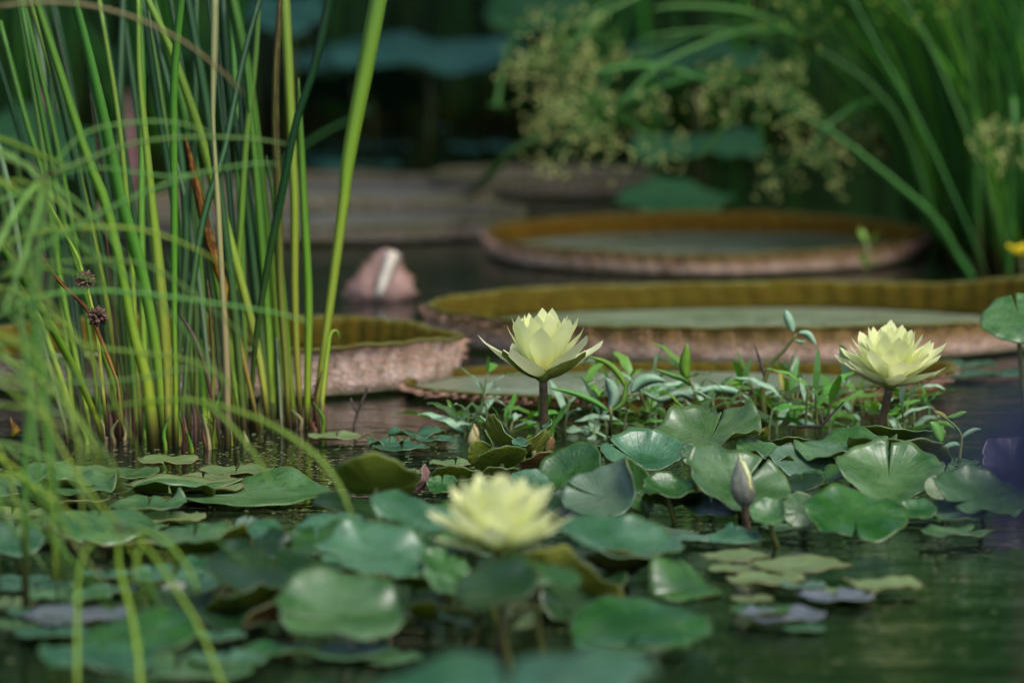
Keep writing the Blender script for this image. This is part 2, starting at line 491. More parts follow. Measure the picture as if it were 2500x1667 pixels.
def cloud_obj(name, V, F, mat, parent):
    me = bpy.data.meshes.new(name)
    Vl = V - np.array(parent.location)
    me.vertices.add(len(V)); me.vertices.foreach_set('co', Vl.astype(np.float32).ravel())
    me.loops.add(F.size); me.loops.foreach_set('vertex_index', F.astype(np.int32).ravel())
    me.polygons.add(len(F)); me.polygons.foreach_set('loop_start', np.arange(0, F.size, 4, dtype=np.int32))
    me.polygons.foreach_set('loop_total', np.full(len(F), 4, np.int32))
    me.materials.append(mat); me.update(calc_edges=True)
    return link(name, me, parent)
shrub_labels = ['dark shrub on the far bank behind the reeds', 'dark rounded shrub on the far bank behind the big floating leaves',
                'dark shrub on the far bank behind the blue-green lotus leaf', 'dark shrub behind the tan papyrus heads',
                'dark shrub on the far bank behind the arching papyrus stems', 'dark shrub on the far bank behind the dense rushes',
                'dark shrub at the far bank beyond the reed clump edge']
for i, (x, y, s) in enumerate([(-1.6, 13.6, 1.2), (-.9, 14.2, 1.5), (-.2, 13.5, 1.15), (.45, 13.9, 1.3), (1.05, 13.4, 1.1), (1.7, 13.9, 1.4), (-2.6, 13.7, 1.3)]):
    t = thing('shrub', shrub_labels[i], 'shrub', (x, y, 0.1), 'dark shrubs on the far bank')
    Vc, Fc = leaf_cloud(x, y - .2, .8 * s, .85 * s, .6 * s, .95 * s, 7500, .055, i + 3, .4)
    cloud_obj('foliage', Vc, Fc, M_SHRUB, t)
    part('stem', tube([(x, y, -.2), (x + .05, y, .9 * s)], [.05, .03], 7), M_BARK, t)
Vs, Fs = [], []
off = 0
for k, x in enumerate(np.arange(-9, 9.5, 1.5)):
    Vc, Fc = leaf_cloud(x, 16 + .6 * math.sin(k * 2.1), 2.6, 1.5, 1.1, 2.4, 5000, .10, 40 + k, .45)
    Vs.append(Vc); Fs.append(Fc + off); off += len(Vc)
hw = thing('undergrowth', 'mass of dark undergrowth above the far bank', None, (0, 16, 1), None, None)
hwf = cloud_obj('undergrowth', np.concatenate(Vs), np.concatenate(Fs), simple_mat('undergrowth', (.03, .12, .02), (.09, .22, .035), 2.5, .5, .15), hw)
hwf.parent = None; hwf.location = hw.location; bpy.data.objects.remove(hw)
tag(hwf, 'mass of dark undergrowth above the far bank', None, None, 'stuff')
for i, (x, y, tz, rr) in enumerate([(-5.2, 13.5, 5.2, 3.3), (-1.4, 13.8, 5.6, 3.5), (2.6, 13.4, 5.3, 3.4), (6.6, 14.2, 5.6, 3.5)]):  # unseen trees, added with crowns pulled forward to shade the background
    t = thing('unseen_shade_tree', ['unseen broad tree added to shade the bank above the reeds', 'unseen tall tree added to shade the lotus leaves', 'unseen tree added to shade behind the papyrus heads', 'unseen tree added to shade the dense rushes'][i], 'tree', (x, y, 1), 'unseen trees added to shade the far bank')
    Vc, Fc = leaf_cloud(x, y - 3.4, tz + .7, rr, rr * .95, rr * .62, 15000, .14, 90 + i, .35)
    cloud_obj('crown', Vc, Fc, M_CROWN, t)
    part('trunk', tube([(x, y, .5), (x + .2, y, 2.5), (x - .1, y - 2.4, tz)], [.28, .2, .1], 9), M_BARK, t)

# ------------------------------------------------------------------ giant victoria leaves
def victoria(name, label, cu, vf, vb, Rx, hf, floor_m, in_m, out_m, seed, flare=.08, spines=True, wav=.0012):
    """cu centre column; vf/vb rows of the floor's front and back edges; Rx half width; hf(theta)->rim height"""
    yf, yb = onz(cu, vf).y, onz(cu, vb).y
    cy, Ry = (yf + yb) / 2, (yb - yf) / 2
    cx = (cu - 1250) / FPX * cy
    t = thing(name, label, 'giant water lily leaf', (cx, cy, .004), 'giant water lily leaves')
    rr = random.Random(seed)
    ph = [rr.uniform(0, 6.28) for _ in range(6)]
    NT, NR = 160, 14
    def edge(a):
        k = 1 + .025 * math.sin(2 * a + ph[0]) + .02 * math.sin(3 * a + ph[1]) + .012 * math.sin(7 * a + ph[2])
        return k
    Vv, Ff, UV = [(cx, cy, .006)], [], [(.5, .5)]
    for j in range(1, NR + 1):
        q = j / NR
        for i in range(NT):
            a = 2 * PI * i / NT
            k = edge(a) * q
            z = .006 + .0012 * q * math.sin(a * 16) * (1 - q) * 4 + .0018 * math.sin(9 * q * 6 + 5 * a) * (1 - q ** 3)
            Vv.append((cx + Rx * k * math.cos(a), cy + Ry * k * math.sin(a), z))
            UV.append((.5 + .5 * q * math.cos(a), .5 + .5 * q * math.sin(a)))
    for i in range(NT): Ff.append((0, 1 + i, 1 + (i + 1) % NT))
    for j in range(1, NR):
        for i in range(NT):
            a, b_ = 1 + (j - 1) * NT + i, 1 + (j - 1) * NT + (i + 1) % NT
            Ff.append((a, a + NT, b_ + NT, b_))
    part('floor', (Vv, Ff, UV), floor_m, t)
    Vr, Fr, UVr = [], [], []
    NZ = 8; NT2 = 260
    sp = []
    for i in range(NT2):
        a = 2 * PI * i / NT2
        hh = hf(a) * (1 + .03 * math.sin(5 * a + ph[3]) + .018 * math.sin(17 * a + ph[4]) + .012 * math.sin(41 * a))
        for j in range(NZ):
            s = j / (NZ - 1)
            o = flare * hh * (s ** 1.6) - .004 + .004 * math.sin(a * 70) * math.sin(s * 3) + wav * s * math.sin(13 * a + ph[5])
            lip = .3 * hh * max(0, s - .75) ** 1.2
            k = edge(a)
            px = cx + (Rx * k + o + lip) * math.cos(a); py = cy + (Ry * k + o + lip) * math.sin(a)
            Vr.append((px, py, .004 + hh * math.sin(min(1, s * 1.02) * PI / 2) ** .9))
            UVr.append((a / (2 * PI), s))
            if j in (2, 3, 4, 5) and math.sin(a) < .5 and rr.random() < .5:
                sp.append(((px, py, Vr[-1][2]), a))
    for i in range(NT2):
        for j in range(NZ - 1):
            a, b_ = i * NZ + j, ((i + 1) % NT2) * NZ + j
            Fr.append((a, b_, b_ + 1, a + 1))
    me = mk_mesh('rim', local(Vr, t), Fr, [out_m, in_m], UVr)
    o = link('rim', me, t)
    md = o.modifiers.new('s', 'SOLIDIFY'); md.thickness = .0035; md.offset = -1; md.material_offset = 1; md.material_offset_rim = 1
    if spines:
        gs = []
        for (p, a) in sp:
            L = .007 + .005 * rr.random()
            d = Vector((math.cos(a), math.sin(a), -.2 + .4 * rr.random()))
            gs.append(tube([p, Vector(p) + d * L], [.0011, .0002], 4, False))
        part('spines', join(gs), M_SPINE, t, kind='stuff')
    return t
def bumpf(*terms):
    return lambda a: sum(A * math.exp(-((math.atan2(math.sin(a - c), math.cos(a - c))) / w_) ** 2) if w_ else A for (A, c, w_) in terms)
victoria('giant_lily_leaf', 'largest giant leaf, a tall olive back rim behind the two yellow blooms', 1835, 897, 759, .400, bumpf((.035, 0, 0), (.009, -1.57, 1.0), (.030, .30, .42), (.003, 3.1, .4)), M_VFLOOR, M_RIM_IN, M_RIM_OUT2, 1)
victoria('giant_lily_leaf', 'giant leaf beyond the largest one, pale floor between orange-brown rims', 1727, 676, 574, .335, bumpf((.028, 0, 0), (.004, 1.6, .9)), M_VFLOOR, M_RIM_IN2, M_RIM_OUT2, 2)
victoria('giant_lily_leaf', 'giant leaf with pink quilted rim standing behind the reed clump', 500, 985, 856, .300, bumpf((.041, 0, 0), (.016, -1.0, .8)), M_VFLOOR, M_RIM_IN, M_RIM_OUT, 3, flare=.12)
victoria('giant_lily_leaf', 'low flat-lying giant leaf directly behind the middle bloom stem', 1640, 1010, 915, .310, bumpf((.009, 0, 0), (.018, .1, .6), (.012, -1.2, .7)), M_VFLOOR, M_RIM_IN, M_RIM_OLIVE, 4, flare=.5)
victoria('giant_lily_leaf', 'dull pinkish giant leaf beyond the pointed furled leaf', 760, 598, 528, .36, bumpf((.026, 0, 0), (.014, 2.2, .5)), M_VFLOOR2, M_RIM_DULL, M_RIM_DULL, 5, spines=False)
victoria('giant_lily_leaf', 'brown far giant leaf under the blurred papyrus heads', 1330, 484, 448, .20, bumpf((.026, 0, 0)), M_VFLOOR2, M_RIM_DULL, M_RIM_DULL, 6, spines=False)
victoria('giant_lily_leaf', 'greyish pink farthest giant leaf seen through the tall reeds', 800, 528, 455, .28, bumpf((.020, 0, 0), (.012, 4, .6)), M_VFLOOR2, M_RIM_DULL, M_RIM_DULL, 7, spines=False)

# furled young victoria leaf
def furled(u, vb, vt, wpx, label, name='furled_leaf', mat=M_YOUNG, stripe=True, lean=.0, z=0.0):
    p0 = onz(u, vb, z); Y = p0.y
    Hh = (vb - vt) / ppm(Y); Wd = wpx / ppm(Y) / 2
    t = thing(name, label, 'furled leaf', p0, 'furled pinkish giant leaves')
    prof = [(0, .45), (.12, .85), (.28, 1.0), (.45, .88), (.62, .62), (.8, .40), (.93, .24), (1.0, .06)]
    pts = smooth_path(prof, 16)
    Vv, Ff, UV = [], [], []
    S = 28
    for j, (s, r_) in enumerate(pts):
        for i in range(S):
            a = 2 * PI * i / S
            k = 1 + .10 * math.cos(a * 2) + .05 * math.sin(a * 7 + j) + .04 * math.sin(a * 13)
            Vv.append((p0.x + lean * Hh * s + Wd * r_ * k * math.cos(a), Y + Wd * .8 * r_ * k * math.sin(a), p0.z + Hh * s - .01))
            UV.append((i / S, s))
    for j in range(15):
        for i in range(S):
            a, b_ = j * S + i, j * S + (i + 1) % S
            Ff.append((a, b_, b_ + S, a + S))
    Ff.append(tuple(range(S))[::-1]); Ff.append(tuple(range(15 * S, 16 * S)))
    part('furled_blade', (Vv, Ff, UV), mat, t)
    gs = []
    for k in range(120):
        j = rnd.randrange(1, 13); i = rnd.randrange(S)
        p = Vector(Vv[j * S + i]); c = Vector((p0.x + lean * Hh * pts[j][0], Y, p.z))
        d = (p - c).normalized()
        gs.append(tube([p, p + d * .008], [.0013, .0002], 4, False))
    part('spines', join(gs), M_SPINE, t, kind='stuff')
    if stripe:
        pp = []
        for q in range(9):
            s = .22 + .72 * q / 8
            rr_ = np.interp(s, [x[0] for x in prof], [x[1] for x in prof])
            pp.append((p0.x + lean * Hh * s + Wd * (-.05 + .55 * q / 8 * .55), Y - Wd * .82 * rr_ - .004, p0.z + Hh * s - .01))
        part('pale_margin', ribbon(pp, [.012 + .012 * (q / 8) for q in range(9)], vdepth=-.5), M_YOUNGW, t)
    return t
furled(925, 735, 588, 150, 'pointed pink furled leaf with a cream stripe standing in dark water', lean=.12)
furled(108, 440, 90, 62, 'tall narrow pinkish furled leaf behind the outer reeds', stripe=False, mat=M_LBUD, lean=.05)
furled(318, 470, 205, 42, 'thin dusky pink furled leaf between the upright reeds', stripe=False, mat=M_LBUD, lean=.0)

# ------------------------------------------------------------------ water lily pads
OFF = {'A': (0, 1000), 'B': (750, 1000), 'C': (1500, 1000), 'D': (1500, 500)}
ZM = 2.351
def pad_geo(Rm, nth, notch, cup, fold, wave, curls, seed, elong=1.0, NT=84, NR=12, droop=0.0):
    rr = random.Random(seed)
    ph = [rr.uniform(0, 6.28) for _ in range(5)]
    bites = [(rr.uniform(0, 2 * PI), rr.uniform(.03, .07), rr.uniform(.03, .12)) for _ in range(rr.choice((0, 1, 1, 2)))]
    Vv, UV, Ff = [(0, 0, 0)], [(.5, .5)], []
    kw = rr.choice((3, 4, 5))
    for j in range(1, NR + 1):
        q = j / NR
        dl = .02 + notch * q ** 1.3
        for i in range(NT + 1):
            a = nth + dl + (2 * PI - 2 * dl) * i / NT
            da = min(a - nth, nth + 2 * PI - a)
            rad = 1 + .02 * math.sin(2 * a + ph[0]) + .012 * math.sin(5 * a + ph[1]) + .006 * math.sin(13 * a + ph[2]) - .07 * math.exp(-((da - notch) / .13) ** 2)
            for (ba, bw, bd) in bites: rad -= bd * q ** 4 * math.exp(-(math.atan2(math.sin(a - ba), math.cos(a - ba)) / bw) ** 2)
            x, y = q * rad * math.cos(a), q * rad * math.sin(a) * elong
            xr, yr = x * math.cos(nth) + y * math.sin(nth), -x * math.sin(nth) + y * math.cos(nth)
            z = cup * q * q - droop * q ** 4 + fold * (math.sqrt(yr * yr + .01) - .1) + wave * q ** 3 * math.sin(kw * a + ph[3]) + .35 * wave * q ** 4 * math.sin(11 * a + ph[4])
            z += .006 * math.sin(16 * a) * q * (1.1 - q)
            for (ca, cw, am) in curls:
                dd = math.atan2(math.sin(a - ca), math.cos(a - ca))
                g_ = math.exp(-(dd / cw) ** 2) * q ** 3
                z += am * g_
                x -= abs(am) * .5 * g_ * q * math.cos(ca) * q ** 2; y -= abs(am) * .5 * g_ * q * math.sin(ca) * q ** 2
            Vv.append((x * Rm, y * Rm, z * Rm)); UV.append((.5 + .5 * q * math.cos(a), .5 + .5 * q * math.sin(a)))
    M = NT + 1
    for i in range(NT): Ff.append((0, 1 + i, 2 + i))
    for j in range(1, NR):
        for i in range(NT):
            a = 1 + (j - 1) * M + i
            Ff.append((a, a + M, a + M + 1, a + 1))
    return Vv, Ff, UV
pad_n = [0]
def pad(reg, x, y, W, Hp, label, z=.03, roll=0, top='pale', under='olive', nth=90, notch=.05, cup=.12, fold=0.0, wave=.04, curls=(), elong=1.0, Y=None, name='lily_pad', group='water lily pads', droop=0.0, cat='lily pad'):
    ou, ov = OFF[reg]
    if reg in 'BC' and z > .03 and Y is None: z = .012 + (z - .012) * .5
    if z > .012 or Y is not None: W *= 1.06; Hp *= 1.08
    if Y is not None and Y < 5.3 and abs(Hp) > 150: W *= 1.08; Hp *= 1.06
    u, v = ou + x / ZM, ov + y / ZM
    p = onz(u, v, z) if Y is None else at(u, v, Y)
    Rm = W / ZM / 2 / ppm(p.y)
    el = math.atan2(H - p.z, p.y)
    e = math.asin(max(-1, min(1, Hp / W)))
    t = e - el if z > .012 or Y is not None else 0.0
    pad_n[0] += 1
    if z > .012 or Y is not None:
        rv = random.Random(pad_n[0] * 5 + 1)
        nr = Y is not None
        cup += rv.uniform(-.14, .10) if nr else rv.uniform(-.04, .06); fold += rv.choice((0, 0, .08, .16)) if nr else rv.choice((0, 0, .05)); wave += rv.uniform(.0, .05)
        roll += rv.uniform(-7, 7) if nr else rv.uniform(-3, 3); elong *= rv.uniform(.86, 1.0) if nr else 1.0
        curls = tuple(curls) + ((rv.uniform(0, 360), rv.uniform(14, 30), rv.uniform(-.18, .16)),)
    geo = pad_geo(Rm, R(nth), notch, cup, fold, wave, [(R(a), R(w_), m_) for a, w_, m_ in curls], pad_n[0] * 17 + 3, elong, droop=droop)
    Mt = Matrix.Rotation(-R(roll), 3, 'Y') @ Matrix.Rotation(t, 3, 'X')
    Vv = [Mt @ Vector(q) for q in geo[0]]
    if z <= .012 and Y is None:
        mz = .0025
        Vv = [Vector((q.x, q.y, max(q.z, -.0005) + mz)) for q in Vv]
        p = Vector((p.x, p.y, 0.0015 * (pad_n[0] % 4) ))
    else:   # keep a raised pad out of the water
        lo = min(q.z for q in Vv) + p.z
        if lo < .002:
            lim = .002 - p.z
            Vv = [Vector((q.x, q.y, q.z if q.z > lim + .006 else lim + .006 - .006 * math.tanh((lim + .006 - q.z) / .02))) for q in Vv]
    me = mk_mesh(name, Vv, geo[1], [TOPS[top] if isinstance(top, str) else top, UNDERS[under] if isinstance(under, str) else under], geo[2])
    o = link(name, me, None, p)
    md = o.modifiers.new('s', 'SOLIDIFY'); md.thickness = .0012; md.offset = -1; md.material_offset = 1; md.material_offset_rim = 0
    tag(o, label, cat, group)
    if p.z > .027:
        n = 6
        pts = [(math.sin(i / n * 2) * .01 * (i / n), .012 * (i / n) ** 2, -(p.z + .01) * i / n - .0014) for i in range(n + 1)]
        s = link('stalk', mk_mesh('stalk', *tube(pts, .0028, 7)[:2], M_STALK), o)
    return o
exec_pads = True
# sharp raised group under the right-hand bloom
pad('C', 545, 170, 600, 225, 'big pale pad with a notched top edge, highest in the heap behind the bud', z=.085, roll=8, top='pale', nth=70, notch=.015, cup=.22, fold=.05, wave=.09, elong=.95)
pad('C', 150, 150, 330, 50, 'thin pale pad seen edge-on just behind the notched big pad', z=.05, top='pale', cup=.05, nth=0)
pad('B', 1930, 300, 480, 205, 'glossy cupped pad with a green turned-up front rim', z=.06, top='teal', cup=.34, nth=150, wave=.03)
pad('B', 2215, 262, 135, 125, 'small round pad tucked beside the glossy cupped pad', z=.085, top='green', cup=.2, nth=200)
pad('C', 690, 455, 585, 320, 'broad pale pad right behind the grey bud', z=.030, roll=-14, top='pale', nth=60, cup=.20, fold=.12, wave=.05)
pad('C', 830, 235, 270, 110, 'pale pad emerging behind the notched big pad, split at its tip', z=.07, roll=-14, top='pale', nth=-30, notch=.2)
pad('C', 870, 298, 330, -70, 'olive underside of a pad above the grey bud', z=.055, roll=-8, under='olive', cup=.1)
pad('C', 1065, 310, 390, 150, 'ragged pale pad between the bud and the leaning bloom', z=.055, roll=-14, top='scar', nth=-40, notch=.15, wave=.06)
pad('C', 1335, 235, 560, 135, 'long pale pad with a raised tip at the foot of the leaning bloom', z=.075, roll=5, top='pale', nth=20, cup=.10, wave=.09)
pad('C', 1640, 275, 570, -150, 'speckled olive underside of a big pad below the leaning bloom', z=.06, roll=-6, under='olive', cup=.12)
pad('C', 1570, 165, 500, -60, 'thin speckled underside behind the leaning bloom stem', z=.075, roll=-2, under='olive', cup=.05)
pad('C', 1000, 202, 240, -50, 'small speckled underside peeping between two pale pads', z=.07, under='olive')
pad('C', 1575, 405, 590, 300, 'large pad creased dark green down its middle', z=.05, roll=-4, top='pale', nth=88, notch=.01, cup=.18, fold=.22, wave=.05)
pad('C', 1385, 618, 590, 285, 'round upright green pad standing at the open water edge', z=.026, roll=-3, top='green', nth=268, cup=.10, wave=.03, elong=.97)
pad('C', 1735, 590, 215, 105, 'small pad with olive lip between the creased pad and open water', z=.035, top='green', nth=180, cup=.28)
pad('C', 1065, 580, 200, 190, 'narrow pale pad squeezed behind the round upright pad', z=.04, top='pale', nth=200, cup=.15)
pad('C', 890, 605, 210, 140, 'small curled pad beside the bud stem', z=.03, top='pale', nth=30, cup=.25, curls=((0, 30, .4),))
pad('C', 695, 702, 290, 105, 'low tent-shaped pad at the foot of the grey bud', z=.014, top='teal', nth=90, cup=-.05, fold=-.25)
pad('C', 995, 725, 310, 45, 'flat pale pad floating before the upright round pad', z=0, top='pale', nth=200)
pad('B', 1945, 665, 560, 130, 'flat spotted pad with brown rot patches floating beside dark water', z=0.010, top='scar', nth=200, cup=.03)
pad('C', 495, 772, 300, 45, 'thin damaged pad floating in front of the bud', z=0, top='scar', nth=20)
pad('C', 2085, 505, 510, 240, 'wide pad with two folded slits at the far right of the heap', z=.03, roll=-12, top='pale', nth=230, notch=.10, cup=.12, wave=.06)
pad('C', 1960, 712, 430, 70, 'flat floating pad with a pointed split lobe beside open water', z=0.008, top='pale', nth=40, notch=.22, wave=.05)
pad('C', 2090, 356, 215, 30, 'thin floating pad beside the plum leaf', z=0, top='pale')
pad('C', 2290, 330, 400, 300, 'plum-purple rounded leaf at the frame edge', z=.05, roll=-25, top='plum', under='rust', cup=.1, nth=300)
pad('C', 1085, 425, 230, 95, 'shade-coloured dark pad under the ragged pale pad', z=.03, roll=12, top='dark')
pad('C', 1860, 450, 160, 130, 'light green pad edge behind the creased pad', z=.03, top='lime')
pad('C', 1230, 470, 220, 90, 'pad coloured dim as shade between the bud and the creased pad', z=.02, top='dark')
pad('B', 2070, 475, 290, 125, 'bright green hollow pad with an orange turned edge', z=.03, roll=-6, top='green', under='olive', cup=.35, nth=180)
pad('B', 1700, 500, 460, 270, 'pad with a dark torn hole and one side curled upright', z=.045, roll=10, top='scar', nth=150, cup=.10, curls=((10, 34, .75),), fold=.03)
pad('B', 1860, 440, 330, 300, 'upright green leaf edge rising beside the torn pad', z=.05, roll=-62, top='green', nth=200, cup=.25, elong=.6)
pad('B', 1520, 370, 390, 235, 'green pad tilting steeply beside the middle bloom stem', z=.06, roll=24, top='green', nth=235, cup=.22, wave=.03)
pad('B', 1285, 420, 235, 115, 'small grey-green pad above the blurred bloom', z=.045, roll=-10, top='teal', nth=150, cup=.15)
pad('B', 1345, 312, 235, -85, 'red-brown underside of a pad at the middle bloom stem', z=.045, roll=18, under='rust', cup=.1)
pad('B', 1105, 385, 240, -90, 'yellow-olive speckled underside, lowest below the folded leaves', z=.035, roll=4, under='olive', cup=.12)
pad('B', 1115, 300, 290, -110, 'speckled olive underside in the middle of the folded leaves', z=.05, roll=14, under='olive', cup=.15)
pad('B', 990, 250, 150, -120, 'dark olive rounded underside left of the folded leaves', z=.055, roll=50, under='olive', cup=.1)
pad('B', 1140, 200, 330, -150, 'V-folded speckled leaf leaning on the middle bloom stem', z=.07, roll=-38, under='olive', cup=.05, fold=.35, elong=.6)
pad('B', 1300, 225, 230, -150, 'folded speckled leaf rising toward the bloom stem', z=.065, roll=38, under='olive', cup=.05, fold=.3, elong=.6)
pad('B', 1365, 130, 150, 50, 'small green leaf tip crossing the middle bloom stem', z=.095, roll=48, top='teal', elong=.5, cup=.3)
pad('B', 1232, 186, 110, 45, 'tiny pale leaf patch between the folded speckled leaves', z=.08, top='teal')
pad('B', 1385, 225, 130, -90, 'reddish leaf edge just behind the middle bloom stem', z=.06, roll=70, under='rust', elong=.6)
pad('B', 1060, 200, 160, 60, 'narrow rolled leaf standing beside the V-folded leaf', z=.07, roll=80, top='green', fold=.7, elong=.5)
pad('B', 855, 395, 290, -100, 'speckled olive underside with a pointed tip near open water', z=.035, roll=0, under='olive', cup=.1)
pad('B', 678, 405, 170, -70, 'pink-tipped leaf curled up beside dark water', z=.04, roll=72, under='pink', elong=.5, fold=.3)
pad('B', 775, 440, 170, 100, 'bright green inner leaf under the speckled undersides', z=.02, top='green', cup=.2)
pad('B', 620, 358, 145, 50, 'small pale floating leaf bit beside the folded leaves', z=.008, top='lime', cup=.2)
pad('B', 850, 332, 300, 24, 'thin floating pad behind the speckled undersides', z=0, top='lime')
pad('B', 540, 250, 330, 22, 'thin floating pad on open dark water behind the folded leaves', z=0, top='teal')
pad('B', 730, 205, 260, 20, 'sliver of floating pad behind the cream bud', z=0, top='teal')
pad('B', 630, 158, 330, 26, 'pale ragged floating pad before the pink rim reflection', z=.004, top='teal', wave=.1)
pad('B', 470, 175, 240, 26, 'curled pale floating leaf before the pink rim reflection', z=.006, top='teal', wave=.14)
pad('A', 1930, 185, 330, 14, 'sliver of green floating pad at the reed bases', z=0, top='lime')
# flat group, centre right
pad('C', 690, 865, 410, 66, 'blurred yellow-green pad at the back of the flat floating group', z=0.004, top='lime', nth=200)
pad('C', 1060, 922, 600, 66, 'long yellow-green pad in the middle of the flat floating group', z=.006, top='lime', nth=160)
pad('C', 700, 930, 330, 60, 'yellow-green pad nearest the big arched leaf in the flat group', z=.002, top='lime', nth=10)
pad('C', 1540, 968, 470, 62, 'yellow-green pad with brown underside reaching farthest into open water', z=.012, top='lime', nth=150, wave=.06, curls=((200, 30, .12),))
pad('C', 870, 1006, 470, 70, 'lower yellow-green pad overlapped by others in the flat group', z=.003, top='lime', nth=60)
pad('C', 1085, 1052, 260, 50, 'small torn floating pad in front of the flat group', z=.001, top='scar')
pad('C', 1355, 1048, 330, 46, 'bright yellow-green narrow pad at the front of the flat group', z=.003, top='lime')
pad('C', 1270, 1110, 440, 66, 'wet sunken pad with skylight painted in as violet-grey', z=.0, top='wet')
pad('C', 960, 1232, 520, 100, 'largest wet pad in the near water, sky glint painted in violet-grey', z=.0, top='wet')
pad('C', 830, 1180, 370, 40, 'green pad lying over the wet violet-grey one', z=.004, top='green')
pad('C', 1090, 1250, 240, 60, 'green pad tip lying on the near wet pad', z=.004, top='teal')
pad('C', 790, 1092, 240, 60, 'yellowing pad between the arched leaf and the flat group', z=.004, top='lime', under='rust')
# blurred big leaves, centre front
pad('C', 470, 1040, 560, 290, 'big blurred leaf arching down towards the near water', Y=4.98, roll=-52, top='green', nth=140, cup=-.25, droop=.15)
pad('B', 1910, 1235, 720, 300, 'big blurred round pad in front of the arched leaf', Y=4.72, roll=-2, top='green', nth=260, cup=.12)
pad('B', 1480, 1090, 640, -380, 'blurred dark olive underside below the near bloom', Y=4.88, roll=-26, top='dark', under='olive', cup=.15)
pad('B', 1560, 1150, 520, 300, 'shade-coloured dark green pad below the near bloom', Y=4.84, roll=-30, top='dark', nth=200, cup=.15)
pad('B', 1790, 800, 640, 210, 'broad blurred pad beside the near bloom', Y=5.02, roll=-6, top='teal', nth=200, cup=.15)
pad('B', 1790, 905, 380, -120, 'blurred yellow-olive pad edge under the broad blurred pad', Y=5.0, roll=-2, under='olive')
pad('B', 395, 440, 440, -220, 'blurred olive-brown underside rising above the grey-green pads', Y=5.22, roll=-8, under='olive', cup=.2)
pad('B', 640, 615, 520, 210, 'large blurred grey-green pad sloping behind the near bloom', Y=5.08, roll=-20, top='teal', nth=30, cup=.12)
pad('A', 1905, 655, 380, 210, 'blurred rounded pad beneath the olive-brown underside', Y=5.08, roll=-4, top='teal', cup=-.12, nth=270, droop=.1)
pad('B', 380, 850, 620, 300, 'large smooth blurred pad at the heart of the near heap', Y=4.92, roll=-5, top='teal', cup=.06, nth=200)
pad('A', 1590, 960, 710, 230, 'dark green blurred pad with an olive lower lip', Y=4.85, roll=2, top='dark', cup=.14, nth=100, elong=.95)
pad('A', 1960, 1190, 700, 345, 'pale oval blurred pad with a slit, nearest and lowest in the heap', Y=4.68, roll=-3, top='pale', nth=195, cup=.10, notch=.05)
pad('B', 790, 900, 260, 150, 'small blurred bright green pad under the near bloom', Y=4.9, roll=-20, top='green')
pad('B', 775, 985, 240, 110, 'small blurred leaf between the smooth pad and the near bloom stem', Y=4.8, roll=-25, top='pale')
pad('B', 1030, 950, 190, 140, 'oval blurred leaf hanging beside the near bloom stem', Y=4.8, roll=70, top='teal')
pad('B', 960, 800, 420, 90, 'blurred green pad under the petals of the near bloom', Y=4.95, roll=-10, top='green')
pad('B', 930, 1060, 420, -90, 'blurred dark olive underside in the gap of the near heap', Y=4.85, roll=-6, under='olive')
pad('A', 1500, 1250, 460, -130, 'blurred brown-olive underside leaning under the dark pad', Y=4.78, roll=38, under='rust')
pad('A', 2020, 1425, 560, 40, 'blurred floating pad under the pale oval pad', z=0, top='teal')
pad('A', 2260, 1385, 330, 80, 'blurred pale lobe floating beside the pale oval pad', z=.012, roll=6, top='pale')
pad('A', 1600, 1395, 430, 60, 'blurred green floating pad left of the pale oval pad', z=.004, top='green')
pad('A', 1300, 1480, 480, 80, 'blurred flat pad near the lower frame edge', z=.002, top='teal')
pad('B', 1860, 1385, 680, 50, 'blurred floating pad below the big round one', z=0, top='green')
pad('B', 1150, 1640, 1500, 330, 'very blurred teal leaf close to the camera', Y=3.7, roll=2, top='teal', cup=.05)
pad('B', 1130, 1180, 130, 60, 'small blurred yellow-green leaf in the shaded gap', Y=4.75, roll=60, top='lime')
pad('B', 1270, 1220, 150, 70, 'blurred lime leaf fragment floating in the shaded gap', Y=4.72, roll=30, top='lime')
pad('B', 850, 1200, 210, 50, 'blurred brown dead leaf in the shaded gap', Y=4.7, roll=-20, under='rust', top='scar')
# left floating field
pad('A', 650, 340, 540, 95, 'broad pale pad floating just before the reed bases', z=.012, top='pale', nth=200, wave=.05)
pad('A', 262, 335, 330, 130, 'pad humped upward before the outer reeds', z=.02, roll=4, top='pale', cup=-.15, droop=.1)
pad('A', 970, 320, 390, 50, 'pale yellow-green pad with a notched front floating among the reed feet', z=.004, top='lime', nth=260)
pad('A', 1350, 370, 445, 42, 'narrow flat pad nearest the straight reed reflections', z=.002, top='lime')
pad('A', 965, 415, 500, -105, 'olive pad edge arched over with dark specks', z=.022, roll=3, under='olive', cup=-.1, droop=.12)
pad('A', 1060, 462, 720, 70, 'long yellow-green pad floating beneath the arched speckled edge', z=.006, top='lime', nth=10)
pad('A', 1430, 505, 960, 125, 'largest floating pad, its back edge raised in a hump', z=.004, top='pale', nth=190, wave=.03, curls=((60, 26, .24),), cup=.02)
pad('A', 465, 440, 460, 110, 'pad with a brown curled tip beside the dark water gap', z=.018, top='pale', nth=140, curls=((-5, 22, .3),), cup=.05)
pad('A', 190, 395, 240, 100, 'small folded pad lying on the humped one', z=.03, roll=12, top='pale', fold=.1)
pad('A', 70, 440, 380, 130, 'pale pad with yellow underside lip at the frame edge', z=.02, top='pale', cup=.12)
pad('A', 300, 480, 640, -60, 'long yellow-olive lip under the folded pads', z=.012, Y=5.66, under='olive', cup=.05)
pad('A', 850, 556, 420, 80, 'pinkish-edged pad with a sharp upturned tip', z=.014, top='pale', curls=((25, 14, .35),))
pad('A', 965, 622, 440, 70, 'yellow-green pad floating below the sharp upturned tip', z=.006, top='lime')
pad('A', 560, 630, 650, 180, 'large domed pad in the middle of the floating field', z=.025, roll=-3, top='pale', cup=-.10, droop=.08)
